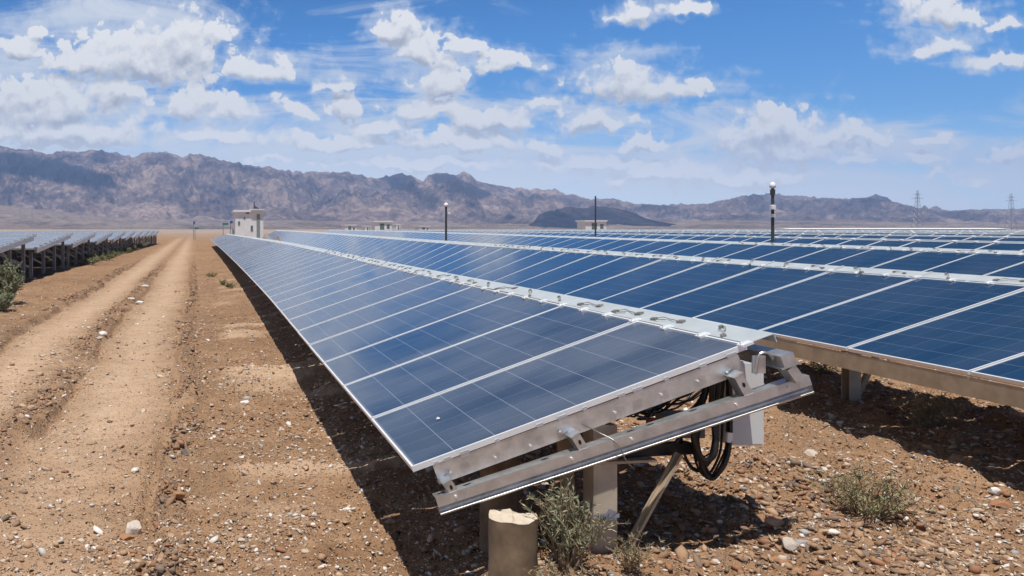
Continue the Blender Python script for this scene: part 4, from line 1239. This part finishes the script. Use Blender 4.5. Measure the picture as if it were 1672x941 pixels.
dk = rock_mat('cloud_shaded_rock', (0.018, 0.024, 0.046), (0.042, 0.050, 0.082), (0.12, 0.11, 0.13), 1 / 300.0)  # cloud shadow and blue haze are painted into this rock colour
mountain('cloud_shaded_hill', [(850, 376), (862, 369), (872, 362), (880, 352), (890, 346), (910, 342), (931, 338), (950, 340), (971, 335), (995, 339), (1021, 343), (1040, 350), (1055, 357), (1075, 362), (1100, 366), (1150, 375)], 3000, 3350, 3700, dk, 'low rocky hill with cloud shade painted into its colour, standing in front of the far range', 0.40, 9, 1.2)
ff = rock_mat('foothill_soil', (0.14, 0.115, 0.110), (0.36, 0.275, 0.235), (0.52, 0.42, 0.35), 1 / 260.0)
mountain('foothills', [(-400, 318), (-100, 324), (0, 334), (60, 341), (130, 350), (220, 359), (300, 358), (400, 361), (480, 359), (560, 362), (640, 361), (740, 364), (860, 366), (960, 367), (1100, 363), (1180, 360), (1300, 361), (1400, 360), (1500, 364), (1700, 366), (2300, 367)], 2200, 3900, 4600, ff, 'gentle stony foothills below the range', 0.20, 17)

# ------------------------------------------------------------------ haze
hb = MB(); hb.box((-9400, -3800, -12), (9400, 8900, 745)); hz = hb.build('haze', [])
hz['kind'] = 'stuff'; hz['label'] = 'pale blue air haze over the plain'; hz['category'] = 'haze'
hm = bpy.data.materials.new('haze_air'); hm.use_nodes = True
hn = hm.node_tree.nodes; hn.clear()
vo = hn.new('ShaderNodeVolumePrincipled'); ho = hn.new('ShaderNodeOutputMaterial')
vo.inputs['Color'].default_value = (0.37, 0.58, 1.0, 1); vo.inputs['Density'].default_value = 0.000105
vo.inputs['Anisotropy'].default_value = 0.0
hm.node_tree.links.new(vo.outputs[0], ho.inputs['Volume'])
hz.data.materials.append(hm)

# ------------------------------------------------------------------ sky with clouds
OX, OY = 0.10, 0.25
EL = math.degrees(math.atan(1 / math.hypot(OX, OY)))
world = bpy.data.worlds.new('World'); SC.world = world; world.use_nodes = True
wt = NT(world.node_tree); wt.n.clear()
sky = wt.new('ShaderNodeTexSky', sky_type='NISHITA'); sky.sun_disc = False
sky.sun_elevation = R(EL); sky.sun_rotation = R(202); sky.altitude = 2600; sky.air_density = 1.0; sky.dust_density = 0.6; sky.ozone_density = 3.5
dirv = wt.new('ShaderNodeTexCoord').outputs['Generated']
sp = wt.new('ShaderNodeSeparateXYZ'); wt.l.new(dirv, sp.inputs[0])
dy = wt.math('MAXIMUM', wt.math('ABSOLUTE', sp.outputs[1]), 0.12)
U = wt.math('MULTIPLY_ADD', wt.math('DIVIDE', sp.outputs[0], dy), F / 100, CX / 100)
V = wt.math('MULTIPLY', wt.math('DIVIDE', sp.outputs[2], dy), F / 100)     # up, in hundreds of units over the horizon
cv = wt.new('ShaderNodeCombineXYZ'); wt.put(cv.inputs[0], U); wt.put(cv.inputs[1], V)
UV = cv.outputs[0]

blobs = [(225, 118, 185, 74), (295, 108, 105, 96), (150, 118, 90, 46), (118, 112, 62, 34), (420, 126, 85, 36), (40, 88, 55, 32), (95, 200, 180, 74), (40, 165, 90, 40), (200, 165, 60, 40), (310, 188, 58, 50), (385, 192, 70, 28),
         (555, 148, 34, 22), (563, 196, 38, 40), (490, 188, 42, 20), (645, 58, 52, 32), (700, 98, 55, 44), (820, 106, 75, 22), (760, 84, 40, 22), (715, 150, 58, 42), (690, 192, 85, 30), (810, 205, 95, 26), (640, 215, 80, 20),
         (1020, 150, 115, 50), (1110, 158, 90, 34), (965, 203, 72, 26), (890, 248, 40, 20), (1050, 240, 45, 24), (1240, 235, 95, 52), (1300, 262, 165, 52), (1260, 225, 110, 52), (1390, 225, 90, 22), (1035, 32, 45, 26), (1112, 26, 55, 20), (1540, 32, 90, 44), (1650, 44, 40, 18),
         (1530, 88, 72, 26), (1625, 116, 72, 22), (1525, 234, 45, 15), (1502, 266, 48, 17), (1515, 290, 26, 12), (1595, 300, 46, 13), (1650, 262, 42, 20), (60, 62, 30, 12), (1150, 300, 230, 34), (760, 240, 150, 26), (440, 262, 44, 11), (900, 180, 60, 12), (110, 228, 250, 40), (540, 236, 150, 22), (960, 276, 130, 22), (700, 272, 200, 16), (1400, 262, 60, 14), (330, 225, 120, 18)]
grp = bpy.data.node_groups.new('cloud_field', 'ShaderNodeTree')
grp.interface.new_socket('P', in_out='INPUT', socket_type='NodeSocketVector')
grp.interface.new_socket('D', in_out='OUTPUT', socket_type='NodeSocketFloat')
grp.interface.new_socket('A', in_out='OUTPUT', socket_type='NodeSocketFloat')
gt = NT(grp); gi = gt.new('NodeGroupInput'); go = gt.new('NodeGroupOutput')
P0 = gi.outputs[0]
wn = gt.vmath('SUBTRACT', gt.noise(P0, 1.5, 3, 0.55, 0, True, '2D'), (0.5, 0.5, 0.0))
PW = gt.vmath('ADD', P0, gt.vmath('MULTIPLY', wn, (0.9, 0.55, 0)))
acc = None
for (bx, by, bw, bh) in blobs:
    c = (bx / 100, (CY - by + bh * 0.20) / 100, 0)
    v1 = gt.vmath('MULTIPLY', gt.vmath('SUBTRACT', PW, c), (100 / bw, 100 / bh, 0))
    v2 = gt.vmath('MULTIPLY', v1, (-1.0, -1.9, 0))
    ln = gt.vmath('LENGTH', gt.vmath('MAXIMUM', v1, v2))
    acc = ln if acc is None else gt.math('SMOOTH_MIN', acc, ln, 0.12)
# clouds of the rest of the sky (outside the laid-out part)
fb = gt.noise(PW, 2.0, 9, 0.60, 0.0, False, '2D')
def billow(sc, dt):
    nd = gt.new('ShaderNodeTexVoronoi', feature='SMOOTH_F1', voronoi_dimensions='2D')
    nd.inputs['Smoothness'].default_value = 0.35; nd.inputs['Detail'].default_value = dt; nd.inputs['Roughness'].default_value = 0.55
    nd.inputs['Scale'].default_value = sc
    gt.put(nd.inputs['Vector'], PW2)
    return nd.outputs['Distance']
PW2 = gt.vmath('ADD', P0, gt.vmath('MULTIPLY', gt.vmath('SUBTRACT', gt.noise(P0, 5.0, 3, 0.6, 0, True, '2D'), (0.5, 0.5, 0)), (0.22, 0.16, 0)))
bil = billow(3.3, 2.5)
dens = gt.math('ADD', gt.math('SUBTRACT', 1.0, acc), gt.math('MULTIPLY', gt.math('SUBTRACT', fb, 0.46), 1.05))
dens = gt.math('ADD', dens, gt.math('MULTIPLY', gt.math('SUBTRACT', 0.52, bil), 0.58))
gt.put(go.inputs[0], dens); gt.put(go.inputs[1], gt.math('ADD', gt.math('SUBTRACT', 1.0, acc), gt.math('MULTIPLY', fb, 0.35)))


def field(vec):
    g_ = wt.new('ShaderNodeGroup'); g_.node_tree = grp; wt.put(g_.inputs[0], vec); return g_.outputs[0], g_.outputs[1]


low2 = wt.sstep(V, 2.1, 0.7)
d0, a0 = field(UV)
d1, a1 = field(wt.vmath('ADD', UV, (0.02, 0.17, 0)))
edge_n = wt.noise(UV, 0.9, 3, 0.5, 0, False, '2D')       # some rims are crisp, some fray out
soft = wt.math('MULTIPLY_ADD', wt.sstep(edge_n, 0.43, 0.67), 0.42, 0.15)
cover = wt.sstep(d0, wt.math('MULTIPLY', low2, -0.14), wt.math('ADD', soft, wt.math('MULTIPLY', low2, 0.12)))
lit = wt.math('ADD', wt.math('MULTIPLY', wt.math('SUBTRACT', a0, a1), 0.55), wt.math('MULTIPLY', wt.math('SUBTRACT', d0, d1), 0.72))
shade = wt.new('ShaderNodeMapRange'); wt.put(shade.inputs[0], wt.math('MULTIPLY_ADD', lit, 1.0, wt.math('MULTIPLY', d0, -0.22)))
shade.inputs[1].default_value = -0.66; shade.inputs[2].default_value = 0.17
shade = wt.math('MAXIMUM', shade.outputs[0], wt.math('MULTIPLY', low2, 0.62))
# thin layers: long streaks, thicker towards the horizon and to the left
stv = wt.vmath('MULTIPLY', UV, (0.32, 1.5, 0))
s1 = wt.noise(stv, 1.1, 7, 0.62, 0.6, False, '2D')
lowm = wt.sstep(V, 3.0, 0.6)
leftm = wt.sstep(U, 13.0, 4.0)
thr = wt.math('SUBTRACT', 0.62, wt.math('ADD', wt.math('MULTIPLY', lowm, 0.40), wt.math('MULTIPLY', leftm, 0.16)))
thin = wt.math('MULTIPLY', wt.sstep(s1, thr, wt.math('ADD', thr, 0.34)), 0.88)
# overhead and behind: broken cloud on a flat ceiling
zz = wt.math('MAXIMUM', sp.outputs[2], 0.10)
ce = wt.new('ShaderNodeCombineXYZ'); wt.put(ce.inputs[0], wt.math('DIVIDE', sp.outputs[0], zz)); wt.put(ce.inputs[1], wt.math('DIVIDE', sp.outputs[1], zz))
cn = wt.noise(ce.outputs[0], 0.75, 6, 0.55, 0.3, False, '2D')
outm = wt.math('MAXIMUM', wt.sstep(V, 3.9, 5.0), wt.sstep(sp.outputs[1], 0.1, -0.1))
cthr = wt.math('SUBTRACT', 0.60, wt.math('MULTIPLY', wt.sstep(U, 10.0, 4.0), 0.14))
cover2 = wt.math('MULTIPLY', wt.math('MULTIPLY', wt.sstep(cn, cthr, wt.math('ADD', cthr, 0.18)), outm), 0.85)

skyc = sky.outputs[0]
hsv = wt.new('ShaderNodeHueSaturation'); hsv.inputs['Saturation'].default_value = 1.32; wt.put(hsv.inputs['Value'], wt.math('MULTIPLY_ADD', wt.sstep(sp.outputs[2], 0.46, 0.20), 1.12, 0.40))
wt.put(hsv.inputs['Color'], skyc)
base = wt.mix(1.0, hsv.outputs[0], (0.86, 0.98, 1.06), 'MULTIPLY')
CW = 10.3
cloud = wt.mix(shade, (CW * 0.47, CW * 0.51, CW * 0.60), (CW * 1.0, CW * 1.0, CW * 1.0))
halo = wt.math('MULTIPLY', wt.sstep(wt.math('MULTIPLY_ADD', wt.math('SUBTRACT', s1, 0.5), 2.2, d0), -0.75, 0.25), 0.55)
halo = wt.math('MULTIPLY', halo, wt.math('GREATER_THAN', sp.outputs[1], 0.0))
pale = wt.math('MULTIPLY', wt.sstep(V, 2.1, 0.1), 0.70)
base = wt.mix(pale, base, (CW * 0.80, CW * 0.90, CW * 1.0))
base = wt.mix(halo, base, (CW * 0.80, CW * 0.86, CW * 0.94))
base = wt.mix(thin, base, (CW * 0.84, CW * 0.89, CW * 0.95))
base = wt.mix(cover2, base, (CW * 0.42, CW * 0.45, CW * 0.51))
above = wt.math('MULTIPLY', cover, wt.sstep(sp.outputs[2], -0.005, 0.01))
above = wt.math('MULTIPLY', above, wt.math('GREATER_THAN', sp.outputs[1], 0.0))
base = wt.mix(wt.math('MULTIPLY', above, 0.97), base, cloud)
gain = wt.math('MULTIPLY_ADD', wt.sstep(V, 2.3, 0.2), 0.40, 1.0)
base = wt.vmath('SCALE', base, gain)
bg = wt.new('ShaderNodeBackground'); bg.inputs['Strength'].default_value = 0.082
wt.put(bg.inputs['Color'], base)
wo = wt.new('ShaderNodeOutputWorld'); wt.l.new(bg.outputs[0], wo.inputs['Surface'])

# ------------------------------------------------------------------ sun
sl = bpy.data.lights.new('sun', 'SUN'); sl.energy = 5.0; sl.angle = R(0.55); sl.color = (1.0, 0.965, 0.91)
so = bpy.data.objects.new('sun', sl); COL.objects.link(so)
so.rotation_euler = Vector((OX, OY, -1)).to_track_quat('-Z', 'Y').to_euler()
so.location = (0, 0, 50)

# ------------------------------------------------------------------ camera
cam = bpy.data.cameras.new('camera'); co = bpy.data.objects.new('camera', cam); COL.objects.link(co)
cam.sensor_width = 36; cam.lens = F / 1672 * 36
cam.shift_x = (836 - CX) / 1672; cam.shift_y = -(470.5 - CY) / 1672
cam.clip_start = 0.05; cam.clip_end = 40000
co.location = (0, 0, 0); co.rotation_euler = (R(90), 0, 0)
SC.camera = co

vs = SC.view_settings
vs.view_transform = 'Standard'; vs.look = 'None'; vs.exposure = 0.15; vs.gamma = 1.0; vs.use_curve_mapping = False
SC.cycles.max_bounces = 8; SC.cycles.volume_bounces = 0
SC.cycles.use_denoising = True
